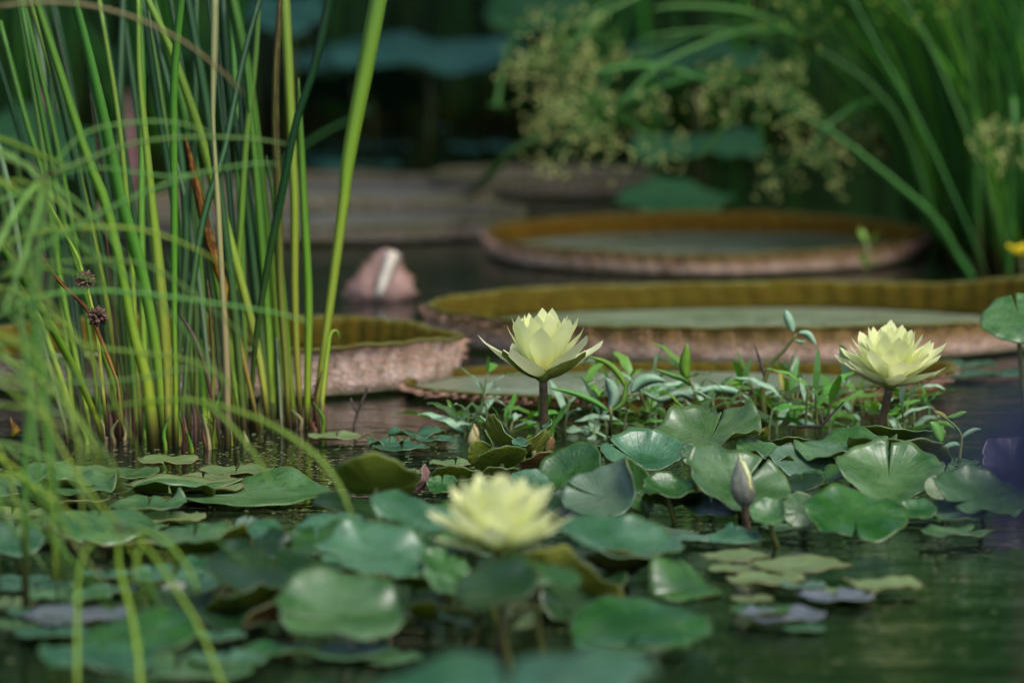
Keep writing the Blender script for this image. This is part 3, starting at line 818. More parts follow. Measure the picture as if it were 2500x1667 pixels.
pad('A', 330, 650, 400, 90, 'pale pad half under the domed pad', z=.010, top='pale')
pad('A', 60, 590, 420, 60, 'thin yellow-green pad at the frame edge behind the grass', z=.006, top='lime')
pad('A', 70, 745, 340, 190, 'round cupped pad cut by the frame edge', z=.03, roll=-8, top='teal', cup=.15)
pad('A', 1110, 745, 540, 110, 'blurred pale pad with an olive front lip floating mid-field', z=.02, top='pale', cup=.1, roll=2)
pad('A', 720, 790, 540, 50, 'yellow-green pad sliver under the hanging grass tips', z=.003, top='lime')
pad('A', 1420, 662, 135, 100, 'tiny upright rounded leaf at the edge of the near heap', Y=5.25, top='teal')
pad('A', 1250, 800, 440, -70, 'blurred olive underside between the field and the near heap', Y=5.1, roll=12, under='olive')
pad('A', 1640, 770, 430, 170, 'blurred grey-green pad at the far side of the near heap', Y=5.1, roll=-14, top='teal', fold=.15)
pad('A', 880, 952, 230, 105, 'small pale tilted leaf above the near floating pads', Y=5.0, roll=6, top='teal')
pad('A', 1225, 892, 370, 80, 'glistening blurred pad beside the dark green pad', z=.02, roll=8, top='teal', wave=.1)
pad('A', 610, 978, 300, 45, 'floating pad behind the small pale tilted leaf', z=0, top='teal')
pad('A', 200, 1068, 440, 40, 'narrow floating pad at the back of the near rows', z=0, top='teal')
pad('A', 400, 1115, 480, 60, 'pale floating pad in the second of the near rows', z=.002, top='pale')
pad('A', 640, 1050, 330, 44, 'floating pad crossed by two hanging grass blades', z=.001, top='teal')
pad('A', 60, 1140, 330, 50, 'floating pad at the frame edge in the near rows', z=.001, top='lime')
pad('A', 240, 1205, 420, 42, 'slender floating pad in the third of the near rows', z=.002, top='teal')
pad('A', 430, 1250, 640, 70, 'long wet pad in the near rows, sky glint painted in violet-grey', z=.0, top='wet')
pad('A', 810, 1170, 420, 110, 'blurred pad lying behind the big tilted dark pad', z=.012, top='teal')
pad('A', 1060, 1100, 330, 150, 'blurred shade-coloured pad next to the hanging grass', Y=4.85, top='dark', roll=-14)
pad('A', 1250, 1330, 330, 60, 'blurred pale floating pad between the tilted dark pad and the oval one', z=.002, top='teal')
pad('A', 790, 1300, 650, 280, 'big tilted dark-green blurred pad near the lower edge', Y=4.62, roll=14, top='green', cup=.1)
pad('A', 560, 1450, 640, 150, 'pale blurred pad lying under the big tilted one', z=.014, roll=-4, top='teal')
pad('A', 1000, 1560, 900, 50, 'floating pad along the lower frame edge', z=0, top='pale')

pad('D', 2320, 640, 420, 250, 'round green pad held high at the frame edge above the water', Y=6.35, roll=14, top='pale', cup=.1)
pad('D', 2020, 960, 330, 34, 'thin pad floating on dark water behind the leaning bloom', z=0, top='teal')
pad('D', 2000, 1000, 360, 40, 'nearer thin pad floating on dark water behind the leaning bloom', z=0, top='teal')
pad('D', 2230, 1000, 300, 36, 'thin pad at the frame edge on the dark water', z=0, top='teal')

# fillers of the heaps, the dark ones carry shade in their colour
pad('A', 1450, 830, 440, 150, 'shade-coloured pad lying between the tilted grey-green pad and the dark one', Y=4.98, roll=14, top='dark')
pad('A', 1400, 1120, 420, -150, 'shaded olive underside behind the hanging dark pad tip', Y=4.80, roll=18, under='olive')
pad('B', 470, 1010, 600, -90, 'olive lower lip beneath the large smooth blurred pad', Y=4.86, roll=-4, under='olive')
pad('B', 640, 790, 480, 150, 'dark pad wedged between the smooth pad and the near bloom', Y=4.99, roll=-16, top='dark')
pad('B', 1100, 1030, 460, 230, 'dark shade-coloured pad hiding the stem of the near bloom', Y=4.56, roll=8, top='dark', cup=.15, nth=200)
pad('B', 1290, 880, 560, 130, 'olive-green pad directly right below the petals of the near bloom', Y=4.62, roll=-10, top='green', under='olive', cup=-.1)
pad('B', 590, 1130, 420, 170, 'deeply shade-coloured pad behind the pale oval one', Y=4.80, roll=-18, top='dark')
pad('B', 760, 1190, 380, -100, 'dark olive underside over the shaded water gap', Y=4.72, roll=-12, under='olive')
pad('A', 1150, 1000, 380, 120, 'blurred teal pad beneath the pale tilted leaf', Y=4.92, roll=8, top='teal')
pad('A', 1010, 1210, 380, 100, 'shade-coloured pad just above the big tilted dark-green one', Y=4.82, roll=4, top='dark')
pad('A', 1340, 1200, 420, 120, 'shade-coloured pad below the olive lower lip of the dark pad', Y=4.78, roll=-6, top='dark')
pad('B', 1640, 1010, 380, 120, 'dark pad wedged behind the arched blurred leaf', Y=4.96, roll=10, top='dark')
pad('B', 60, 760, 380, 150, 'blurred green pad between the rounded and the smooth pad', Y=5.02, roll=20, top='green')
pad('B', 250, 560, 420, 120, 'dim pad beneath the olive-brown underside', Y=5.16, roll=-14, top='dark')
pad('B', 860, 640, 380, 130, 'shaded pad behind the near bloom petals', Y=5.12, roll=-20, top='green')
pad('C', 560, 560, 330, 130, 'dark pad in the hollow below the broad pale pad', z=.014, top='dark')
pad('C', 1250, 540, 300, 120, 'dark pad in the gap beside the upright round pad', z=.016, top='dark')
pad('C', 330, 520, 330, -80, 'dark olive underside above the black water gap', z=.018, under='olive')
pad('C', 1210, 390, 280, 90, 'dark pad beneath the long pale pad with the raised tip', z=.03, roll=14, top='green')
pad('C', 1890, 380, 260, 130, 'green pad behind the edge of the creased pad', z=.03, roll=-20, top='green')
pad('C', 1960, 600, 330, 110, 'pale pad under the wide slit pad', z=.016, top='pale', nth=200)
pad('C', 60, 440, 320, 130, 'green pad tucked between the glossy cupped pad and the torn one', z=.025, top='green')
pad('C', 1960, 270, 260, 60, 'pale floating pad below the slender yellow-tipped shoot', z=.01, top='pale')
pad('B', 1540, 560, 380, 150, 'dark pad under the steep green pad', z=.016, top='dark')
pad('B', 1010, 455, 300, -90, 'speckled yellow-olive underside below the others, nearest the bloom petals', z=.02, under='olive')
pad('B', 1440, 440, 260, 110, 'green pad under the steep tilting one', z=.02, top='green')
pad('B', 1720, 250, 300, -60, 'long olive lip of a pad above the steep green pad', z=.05, roll=-6, under='olive')
pad('A', 1160, 425, 330, 34, 'thin yellow-green pad behind the arched speckled edge', z=0, top='lime')
pad('A', 430, 555, 400, 46, 'thin pad floating behind the domed one', z=0, top='lime')
pad('A', 760, 705, 420, 70, 'pale pad peeping under the domed pad near the dark gap', z=.004, top='pale')
pad('A', 320, 775, 330, 40, 'thin pad at the dark water gap behind the sedge', z=0, top='lime')
pad('A', 120, 1010, 330, 30, 'sliver of pad under the reed reflections', z=0, top='teal')
pad('A', 300, 1330, 420, 50, 'pale floating pad behind the two tilted near pads', z=0, top='teal')
pad('A', 60, 1290, 330, 46, 'floating pad at the frame edge in the nearest row', z=0, top='pale')
pad('A', 1010, 1050, 330, 60, 'floating pad by the glistening one', z=.003, top='pale')
# duckweed flecks and floating bits
fl = []
rf = random.Random(77)
for k in range(1500):
    if k % 2: u, v = rf.gauss(rf.choice((430, 700, 980)), 130), rf.uniform(1050, 1250)
    else: u, v = rf.uniform(0, 2500), rf.uniform(1040, 1640) 
    p = onz(u, v, .0012); r_ = rf.uniform(.0007, .0022); a = rf.uniform(0, 6)
    n_ = 6
    Vq = [(p.x + r_ * math.cos(a + j * 2 * PI / n_) * (1 + .5 * (j % 2)), p.y + r_ * math.sin(a + j * 2 * PI / n_), .0012 + .0004 * (j % 2)) for j in range(n_)]
    fl.append((Vq, [tuple(range(n_))], [(0, 0)] * n_))
Vv, Ff, UV = join(fl)
tag(link('duckweed', mk_mesh('duckweed', Vv, Ff, simple_mat('duckweed', (.10, .18, .03), (.22, .22, .10), 300, .6), UV)), 'flecks of duckweed and litter floating between the pads', None, None, 'stuff')


# ------------------------------------------------------------------ blooms
def petal_mesh(name, L, Wd, f0, f1, mats, tipb=0.0, bend=.22, NL=14, NWd=6, r0=.004, solid=False):
    """petal rising in the +X direction; f0,f1 = elevation at base and tip"""
    Vv, Ff, UV = [], [], []
    x, z = r0, 0.0
    prev = 0
    for j in range(NL + 1):
        t = j / NL
        ph = R(f0 + (f1 - f0) * t ** .8 )
        if j: x += L / NL * math.cos(ph); z += L / NL * math.sin(ph)
        hw = Wd / 2 * min(1.0, .18 * (1 - t) + (t ** .6) * max(0.0, 1 - t ** 2.7) ** .85 / .62)
        hw = max(hw, Wd * .012)
        for i in range(NWd + 1):
            s = -1 + 2 * i / NWd
            c = bend * Wd * (s * s - .25 ) * math.sin(PI * min(1, t + .15)) * .9
            Vv.append((x - math.sin(ph) * c, hw * s, z + math.cos(ph) * c + tipb * max(0, t - .8)))
            UV.append((i / NWd, t))
    for j in range(NL):
        for i in range(NWd):
            a = j * (NWd + 1) + i
            Ff.append((a, a + 1, a + NWd + 2, a + NWd + 1))
    return mk_mesh(name, Vv, Ff, mats, UV)
def bloom(label, u, v, Y, size, stem_px, rings, sepals, seed, tilt=(0, 0), mats=(M_PETAL, M_PETAL_OUT), name='water_lily_bloom', group='yellow water lily blooms', stem_r=.0042, az0=0):
    p = at(u, v, Y)
    rr = random.Random(seed)
    foot = onz(stem_px[0], stem_px[1]) if stem_px[1] is not None else Vector((p.x, p.y, 0))
    foot = Vector((at(stem_px[0], v, Y).x, Y + .01, -.02))
    t = thing(name, label, 'flower', p, group)
    head_rot = Matrix.Rotation(R(tilt[1]), 4, 'Y') @ Matrix.Rotation(R(tilt[0]), 4, 'X')
    for ri, (n, L, Wd, f0, f1, off, outer) in enumerate(rings):
        vs = [petal_mesh('petal', L * size * (1 + rr.uniform(-.05, .05)), Wd * size, f0 + rr.uniform(-3, 3), f1 + rr.uniform(-5, 5), mats[1] if outer else mats[0], bend=.30, r0=.003) for _ in range(3)]
        for k in range(n):
            o = link('petal', vs[k % 3], t)
            a = 2 * PI * (k + off) / n + rr.uniform(-.10, .10)
            o.matrix_local = head_rot @ Matrix.Translation((0, 0, .0035 * ri)) @ Matrix.Rotation(a, 4, 'Z') @ Matrix.Rotation(R(rr.uniform(-6, 6)), 4, 'Y') @ Matrix.Rotation(R(rr.uniform(-7, 7)), 4, 'X') @ Matrix.Scale(rr.uniform(.93, 1.05), 4)
    for (az, L, Wd, f0, f1, mt) in sepals:
        me = petal_mesh('sepal', L * size, Wd * size, f0, f1, [mt, mats[1]], bend=.40, r0=.001)
        o = link('sepal', me, t)
        o.matrix_local = head_rot @ Matrix.Translation((0, 0, -.002)) @ Matrix.Rotation(R(az), 4, 'Z')
        md = o.modifiers.new('s', 'SOLIDIFY'); md.thickness = .0012; md.offset = -1; md.material_offset = 1; md.material_offset_rim = 1
    gs = []
    for k in range(46):
        a = rr.uniform(0, 2 * PI); q = .3 + .7 * rr.random()
        b0 = head_rot @ Vector((.006 * math.cos(a), .006 * math.sin(a), .008))
        b1 = head_rot @ Vector((.016 * q * math.cos(a), .016 * q * math.sin(a), .032 + .006 * rr.random()))
        b2 = head_rot @ Vector((.011 * q * math.cos(a), .011 * q * math.sin(a), .042 + .006 * rr.random()))
        gs.append(tube([Vector(b0) * size + p, Vector(b1) * size + p, Vector(b2) * size + p], [.0007, .0011, .0004], 5))
    part('stamens', join(gs), M_STAMEN, t, kind='stuff')
    part('receptacle', tube([p + head_rot.to_3x3() @ Vector((0, 0, zz)) * size for zz in (-.006, -.002, .003, .008)], [stem_r, .009 * size, .014 * size, .010 * size], 14), M_SEPAL_OUT if 'violet' not in label else M_STEM, t)
    pts = smooth_path([tuple(foot), tuple(foot.lerp(p, .5) + Vector((.002, 0, 0))), tuple(p + Vector((0, 0, -.003)))], 12)
    part('stem', tube(pts, [stem_r * (1.05 + .05 * math.sin(i * 2.2)) for i in range(12)], 10), M_STEM, t)
    return t
ringsA = [(5, .082, .027, 8, 40, .42, True), (8, .067, .026, 34, 66, .0, False), (9, .064, .023, 46, 77, .5, False), (9, .057, .020, 54, 82, .2, False), (8, .051, .016, 62, 86, .6, False), (7, .046, .012, 70, 92, .1, False)]
sepA = [(-140, .064, .027, 4, 50, M_SEPAL_OUT), (-38, .064, .027, 4, 48, M_SEPAL_OUT), (62, .06, .026, 8, 50, M_SEPAL_OUT), (130, .06, .026, 8, 50, M_SEPAL_OUT)]
bloom('middle yellow water lily bloom, upright on a bare brown stem, sharpest of the three', 1326, 918, 6.0, 1.02, (1320, 1120), ringsA, sepA, 5)
ringsB = [(7, .074, .025, 10, 30, .3, True), (9, .072, .026, 22, 46, .0, False), (9, .067, .025, 34, 58, .5, False), (9, .061, .022, 46, 70, .2, False), (8, .054, .019, 57, 82, .6, False), (7, .048, .015, 70, 94, .1, False)]
sepB = [(-80, .036, .022, 30, 85, M_SEPAL_OUT), (-170, .062, .020, 6, 40, M_PINKISH), (-12, .064, .020, 6, 34, M_PINKISH), (90, .06, .026, 8, 45, M_SEPAL_OUT)]
bloom('yellow water lily bloom on a leaning dark stem beside the open water', 2172, 938, 6.1, .93, (2122, 1140), ringsB, sepB, 11, tilt=(6, 3))
ringsC = [(7, .076, .024, 4, 28, .1, True), (8, .070, .025, 18, 46, .0, False), (9, .066, .024, 32, 60, .5, False), (9, .060, .021, 46, 74, .2, False), (8, .052, .018, 58, 86, .6, False), (6, .046, .013, 72, 96, .1, False)]
sepC = [(-150, .060, .025, 4, 40, M_SEPAL_OUT), (-20, .060, .025, 4, 34, M_SEPAL_OUT), (80, .06, .025, 8, 40, M_SEPAL_OUT)]
bloom('blurred yellow water lily bloom held low over the near pads', 1218, 1338, 4.68, .93, (1222, 1550), ringsC, sepC, 21)
bloom('very blurred violet flower close to the camera at the frame edge', 2570, 1290, 1.7, .58, (2620, 2100), ringsC, [], 31, mats=(M_VIOLET, M_VIOLET), name='violet_flower', group='violet flowers')

def bud(label, u, vb, vt, wpx, Y, stem_v, mat, stripe_mat, lean=0, name='water_lily_bud'):
    p = at(u, vb, Y); L = (vb - vt) / ppm(Y); r_ = wpx / ppm(Y) / 2
    t = thing(name, label, 'flower bud', p, 'water lily buds')
    prof = [(0, .30), (.1, .72), (.25, .97), (.38, 1.0), (.55, .86), (.72, .58), (.86, .32), (.96, .12), (1, .02)]
    for k in range(4):   # four sepals wrapped round
        Vv, Ff, UV = [], [], []
        for j, (s, q) in enumerate(smooth_path(prof, 16)):
            for i in range(9):
                a = R(k * 90 + 35 - 54 + 108 * i / 8)
                rad = r_ * q * (1.0 + .03 * (k % 2) - (.04 if i in (0, 8) else 0) + .03 * math.cos((i - 4) * .8))
                Vv.append((p.x + lean * L * s + rad * math.cos(a), p.y + rad * math.sin(a), p.z + L * s)); UV.append((i / 8, s))
        for j in range(15):
            for i in range(8):
                a = j * 9 + i; Ff.append((a, a + 1, a + 10, a + 9))
        part('sepal', (Vv, Ff, UV), mat, t)
    # pale petal showing along the opening
    pts = [(p.x + lean * L * s + r_ * q * .62, p.y - r_ * q * .86, p.z + L * s) for s, q in smooth_path([(.30, 1.0), (.55, .90), (.72, .66), (.88, .34), (1.03, .04)], 9)]
    part('petal_edge', ribbon(pts, [.002, .004, .005, .006, .006, .006, .005, .004, .002], vdepth=-.4), stripe_mat, t)
    part('stem', tube(smooth_path([(p.x + .004, p.y + .004, -.01), (p.x + .001, p.y, p.z * .5), tuple(p + Vector((0, 0, .002)))], 8), [.0036] * 7 + [.0045], 9), M_STEM, t)
    return t
bud('grey-green closed bud with a yellow seam rising in front of a pale pad', 1819, 1236, 1112, 62, 5.44, 1290, M_BUD, M_PETAL, lean=-.12)
bud('small cream bud standing by the folded speckled leaves', 1157, 1096, 1036, 30, 6.12, 1120, M_CREAM, M_CREAM, name='cream_bud')
bud('slim brown bud tip poking over the slit pad', 2345, 1206, 1182, 12, 5.75, 1230, M_STEM, M_STEM, lean=.0, name='small_bud')

# ------------------------------------------------------------------ reeds (rows and columns of the photograph, base first)
def blade_part(parent, pts, wpx, mat, Y0=None, lean=0.0, twist=None, name='blade', n=18, label=None):
    """pts: (u,v) list, first is the foot; depth drifts by lean metres over the length"""
    if Y0 is None: Y0 = onz(*pts[0]).y
    P2 = smooth_path(pts, n)
    Pw = smooth_path([(w_,) for w_ in wpx], n)
    P3 = [at(q[0], q[1], Y0 + lean * i / (n - 1)) for i, q in enumerate(P2)]
    Wm = [max(.0006, 1.25 * Pw[i][0] / ppm(P3[i].y)) for i in range(n)]
    tw = twist if twist is not None else (rnd.uniform(-.45, .45), rnd.uniform(-.6, .6))
    if P3[0].z < .02: P3[0] = Vector((P3[0].x, P3[0].y, -.02))
    return part(name, ribbon(P3, Wm, tw, .16), REED[mat], parent, label=label)
clumps = {}
for key, lab, u, v in (('a', 'outermost reed clump with thin leaning leaves and seed heads', 240, 1072), ('b', 'reed clump with the broadest bright green leaves', 395, 1092),
                       ('c', 'sparser reed clump with straw-coloured stems', 520, 1090), ('d', 'reed clump with tall straight leaves beside the open water', 700, 1045)):
    clumps[key] = thing('reed_clump', lab, 'reeds', onz(u, v), 'reeds in the pond')
BL = [
 ('d', [(763, 1040), (790, 861), (838, 500), (851, 383), (895, 150), (923, 0), (950, -120)], [10, 16, 22, 28, 34, 36, 36], 'lime', .0),
 ('d', [(778, 1046), (790, 950), (800, 861), (808, 815), (822, 808), (830, 830)], [10, 11, 9, 6, 5, 2], 'lime', .02),
 ('d', [(749, 1044), (752, 880), (753, 713), (742, 500), (733, 300), (729, 191)], [12, 15, 17, 16, 12, 3], 'green', .0),
 ('d', [(736, 1035), (725, 880), (719, 700), (719, 500), (714, 380), (705, 190), (695, 0), (690, -80)], [10, 13, 16, 17, 18, 20, 21, 21], 'lime', .05),
 ('d', [(704, 1046), (697, 883), (684, 700), (680, 500), (672, 300), (676, 120), (684, 0), (690, -80)], [11, 14, 16, 17, 16, 14, 10, 8], 'edge', .05),
 ('d', [(685, 1040), (678, 860), (661, 640), (640, 480), (621, 298), (600, 150), (570, 0), (550, -80)], [14, 18, 20, 22, 22, 20, 20, 18], 'green', .05),
 ('d', [(659, 1049), (630, 861), (595, 713), (536, 500), (480, 300), (420, 130), (361, 0), (330, -70)], [11, 16, 18, 20, 18, 16, 14, 12], 'lime', .04),
 ('d', [(634, 1052), (595, 883), (553, 721), (523, 628), (500, 542), (468, 404), (453, 336)], [7, 11, 16, 20, 20, 14, 3], 'rust', -.03),
 ('c', [(556, 1096), (553, 883), (541, 670), (532, 500), (525, 383), (520, 276), (524, 100), (526, -40)], [14, 15, 12, 12, 9, 10, 17, 17], 'straw', .03),
 ('c', [(516, 1060), (510, 925), (489, 713), (458, 520), (432, 395)], [6, 9, 11, 10, 3], 'grey', .03),
 ('b', [(430, 1094), (428, 900), (425, 755), (425, 500), (424, 213), (442, 0), (450, -80)], [12, 10, 12, 15, 17, 17, 17], 'green', -.02),
 ('b', [(415, 1094), (408, 883), (390, 670), (372, 500), (352, 300), (340, 150), (338, -40)], [20, 20, 22, 18, 14, 12, 10], 'lime', .03),
 ('b', [(378, 1096), (357, 925), (327, 819), (298, 670), (259, 500), (213, 383), (149, 183), (89, 0), (70, -60)], [26, 24, 22, 20, 22, 20, 18, 16, 16], 'green', -.03),
 ('b', [(402, 1080), (386, 900), (364, 755), (336, 628), (298, 500), (255, 298), (204, 85), (170, -40)], [16, 20, 22, 26, 26, 24, 20, 18], 'green', .03),
 ('a', [(302, 1060), (272, 925), (238, 819), (200, 690), (160, 560), (140, 470), (106, 298), (51, 0)], [8, 12, 14, 13, 12, 12, 12, 10], 'green', .02),
 ('a', [(255, 1075), (204, 947), (149, 840), (77, 713), (34, 650), (-30, 560)], [8, 15, 17, 17, 15, 12], 'green', -.15),
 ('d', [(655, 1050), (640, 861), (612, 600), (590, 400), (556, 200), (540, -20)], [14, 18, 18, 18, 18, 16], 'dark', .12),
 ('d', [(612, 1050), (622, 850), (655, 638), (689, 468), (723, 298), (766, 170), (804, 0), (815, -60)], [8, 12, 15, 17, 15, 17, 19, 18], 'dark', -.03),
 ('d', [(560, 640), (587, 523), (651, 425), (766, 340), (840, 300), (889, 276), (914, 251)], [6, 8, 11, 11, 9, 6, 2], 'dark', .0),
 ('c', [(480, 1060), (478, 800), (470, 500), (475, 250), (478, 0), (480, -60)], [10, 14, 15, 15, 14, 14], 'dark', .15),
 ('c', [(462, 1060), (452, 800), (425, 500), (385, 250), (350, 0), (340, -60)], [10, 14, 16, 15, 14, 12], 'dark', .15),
 ('b', [(345, 1066), (332, 850), (318, 600), (290, 300), (242, 0)], [7, 10, 12, 10, 9], 'lime', .05),
 ('b', [(365, 1070), (350, 800), (345, 500), (348, 250), (340, 0)], [12, 14, 15, 14, 12], 'green', .12),
 ('a', [(290, 1056), (283, 850), (262, 600), (245, 420), (228, 300), (220, 230)], [4, 5, 5, 4, 4, 2], 'dead', .0),
 ('a', [(225, 1070), (190, 900), (150, 700), (110, 450), (60, 280), (0, 50)], [8, 12, 12, 12, 12, 10], 'green', .1),
 ('a', [(190, 1072), (140, 900), (85, 760), (30, 640), (-30, 560)], [10, 14, 16, 14, 12], 'lime', .1),
 ('a', [(170, 1080), (120, 900), (65, 700), (25, 480), (-15, 300)], [8, 12, 13, 13, 11], 'grey', .1),
 ('c', [(515, 1080), (520, 900), (514, 760), (506, 683)], [7, 9, 8, 3], 'edge', .02),
 ('c', [(540, 1085), (500, 900), (470, 820), (436, 765)], [6, 8, 12, 4], 'dead', .04),
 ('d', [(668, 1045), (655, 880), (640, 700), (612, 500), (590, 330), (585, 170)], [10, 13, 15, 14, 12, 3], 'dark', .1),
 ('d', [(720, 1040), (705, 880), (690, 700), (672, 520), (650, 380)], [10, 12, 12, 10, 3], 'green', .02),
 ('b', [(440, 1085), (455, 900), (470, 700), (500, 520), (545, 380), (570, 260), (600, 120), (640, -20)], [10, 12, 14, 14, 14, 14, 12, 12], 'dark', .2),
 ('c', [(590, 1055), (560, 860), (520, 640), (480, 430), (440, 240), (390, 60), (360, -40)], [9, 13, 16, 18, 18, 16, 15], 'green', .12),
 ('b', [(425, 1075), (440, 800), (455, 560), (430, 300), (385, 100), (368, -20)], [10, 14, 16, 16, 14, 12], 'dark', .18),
 ('c', [(575, 1050), (568, 850), (585, 600), (600, 350), (622, 150), (632, -20)], [9, 12, 14, 14, 14, 12], 'green', .1),
]
for (k, pts, wp, mt, ln) in BL:
    blade_part(clumps[k], pts, wp, mt, None, ln + 0.0, label={'rust': 'rust-orange dying leaf with a dead tip', 'dead': 'thin dead brown leaf', 'straw': 'pale straw-coloured leaf', 'edge': 'yellowing leaf with a brown edge'}.get(mt))
for i in range(34):    # the thinner leaves deeper in the clumps
    u0 = rnd.uniform(175, 690); k = 'a' if u0 < 310 else 'b' if u0 < 450 else 'c' if u0 < 600 else 'd'
    v0 = rnd.uniform(1015, 1062); ln = rnd.gauss(-150, 90) if u0 < 560 else rnd.gauss(-90, 70)
    topv = rnd.choice((-80, -60, rnd.uniform(0, 500), rnd.uniform(400, 750)))
    fr = (v0 - topv) / 1100
    pts = [(u0, v0), (u0 + ln * .2 * fr, v0 + (topv - v0) * .3), (u0 + ln * .55 * fr, v0 + (topv - v0) * .65), (u0 + ln * fr, topv)]
    ww = rnd.uniform(9, 19)
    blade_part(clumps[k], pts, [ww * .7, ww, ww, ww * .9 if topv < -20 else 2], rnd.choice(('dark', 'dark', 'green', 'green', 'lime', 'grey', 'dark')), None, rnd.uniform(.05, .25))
for i in range(60):   # short dead feet and sheaths at the water line
    u0 = rnd.uniform(185, 790); k = 'a' if u0 < 310 else 'b' if u0 < 450 else 'c' if u0 < 600 else 'd'
    v0 = 1092 + 12 * math.sin(u0 / 60) - (40 if u0 > 610 else 0) + rnd.uniform(-22, 6)
    hgt = rnd.uniform(25, 150)
    blade_part(clumps[k], [(u0, v0), (u0 - rnd.uniform(-6, 12), v0 - hgt * .5), (u0 - rnd.uniform(-14, 26), v0 - hgt)], [rnd.uniform(7, 13), 8, 2], rnd.choice(('dead', 'dead', 'dead', 'straw', 'edge', 'green')), None, rnd.uniform(-.02, .05), n=7, name='sheath')
# seed stalk with two heads
st = thing('dry_seed_stalk', 'dry curved stalk carrying two spiky brown seed heads', 'seed heads', onz(289, 1075))
P3 = [at(q[0], q[1], 6.02) for q in smooth_path([(300, 1066), (289, 947), (276, 904), (242, 819), (213, 755), (149, 691), (110, 640), (81, 598)], 20)]
part('stalk', ribbon(P3, [.003] * 6 + [.0045] * 9 + [.003] * 4 + [.001], .5, .4), REED['rust'], st)
P3 = [at(q[0], q[1], 6.03) for q in smooth_path([(262, 1066), (235, 800), (200, 662), (179, 606), (119, 500), (110, 480)], 14)]
part('stalk', tube(P3, .0018, 6), REED['lime'], st)
for (u, v, rp) in ((208, 686, 27), (239, 773, 27)):
    c = at(u, v, 6.0); rm = rp / ppm(6.0)
    gs = []
    for k in range(90):
        d = Vector((rnd.gauss(0, 1), rnd.gauss(0, 1), rnd.gauss(0, 1))).normalized()
        a = c + d * rm * .3; b_ = c + d * rm * rnd.uniform(.85, 1.1)
        gs.append(tube([a, a.lerp(b_, .5), a.lerp(b_, .8), b_], [.0012, .0019, .0014, .0003], 5))
    part('seed_head', join(gs), M_SEED, st)
tw = thing('twig', 'thin dark twig standing in the water before the pink rim', 'twig', onz(868, 1052))
part('branch', tube([at(q[0], q[1], 6.28) for q in smooth_path([(868, 1056), (864, 1040), (874, 1005), (893, 959), (897, 945)], 8)], .0016, 6), M_TWIG, tw)
part('branch', tube([at(q[0], q[1], 6.28) for q in smooth_path([(872, 1010), (862, 990), (856, 972)], 5)], .0010, 6), M_TWIG, tw)
lf = thing('dead_leaf', 'small orange-brown dead leaf tip in the water by the outer reeds', 'dead leaf', onz(42, 1062))
part('blade', ribbon([at(u, v, 6.15) for u, v in ((30, 1068), (38, 1050), (28, 1030), (24, 1018))], [.006, .012, .006, .001], .6), REED['rust'], lf)

# ------------------------------------------------------------------ blurred umbrella sedge in front of the reeds
def sedge(label, cu, cv, Y, arcs, foot_u, group='umbrella sedges hanging before the reeds'):
    c = at(cu, cv, Y)
    t = thing('umbrella_sedge', label, 'sedge', (at(foot_u, cv, Y).x, Y, 0), group)
    for (pts, wp, mt, dy) in arcs:
        n = 16
        P2 = smooth_path(pts, n); Pw = smooth_path([(x,) for x in wp], n)
        P3 = [at(q[0], q[1], Y + dy * (i / (n - 1))) for i, q in enumerate(P2)]
        for q in P3: q.z = max(q.z, .012)
        part('ray_leaf', ribbon(P3, [max(.0008, (.62 if cv > 1200 else .8) * x[0] / ppm(Y)) for x in Pw], (rnd.uniform(-.4, .4), rnd.uniform(-.4, .4)), .3), REED[mt], t)
    return t
t1 = sedge('blurred sedge umbel with rays fanning across the upright reeds', 106, 434, 4.85, [
 ([(106, 434), (200, 395), (320, 352), (450, 336), (600, 338), (700, 352)], [16, 14, 12, 11, 9, 6], 'sedge', .1),
 ([(106, 434), (200, 330), (320, 300), (430, 300), (520, 325)], [10, 9, 9, 8, 5], 'sedge', .05),
 ([(106, 434), (60, 400), (0, 380), (-60, 385)], [12, 12, 10, 8], 'sedge', 0),
 ([(106, 434), (50, 500), (0, 590), (-40, 680)], [20, 24, 22, 18], 'sedge', -.1),
 ([(106, 434), (170, 480), (240, 540), (300, 620)], [10, 10, 8, 5], 'sedge', -.1),
 ([(106, 434), (230, 410), (400, 430), (520, 420)], [10, 9, 8, 5], 'sedge', .1),
 ([(106, 434), (60, 470), (-40, 500)], [12, 14, 12], 'sedge', 0),
 ([(106, 434), (90, 520), (60, 620), (10, 760)], [14, 18, 16, 10], 'sedge', -.15),
 ([(106, 434), (130, 560), (125, 700), (100, 900)], [14, 12, 12, 12], 'sedge', .0),
 ([(-30, 20), (80, 8), (200, 12), (330, 45), (450, 105), (540, 175), (600, 235)], [15, 15, 15, 14, 13, 11, 6], 'sedgetan', .1),
 ([(-30, 330), (40, 355), (110, 385), (170, 405)], [20, 18, 14, 6], 'sedgelime', .1),
], 100)
P3 = [at(q[0], q[1], 4.86) for q in smooth_path([(60, 1150), (85, 800), (106, 434)], 10)]
part('stem', tube([Vector((P3[0].x, P3[0].y, -.02))] + P3, .0035, 7), REED['sedge'], t1)
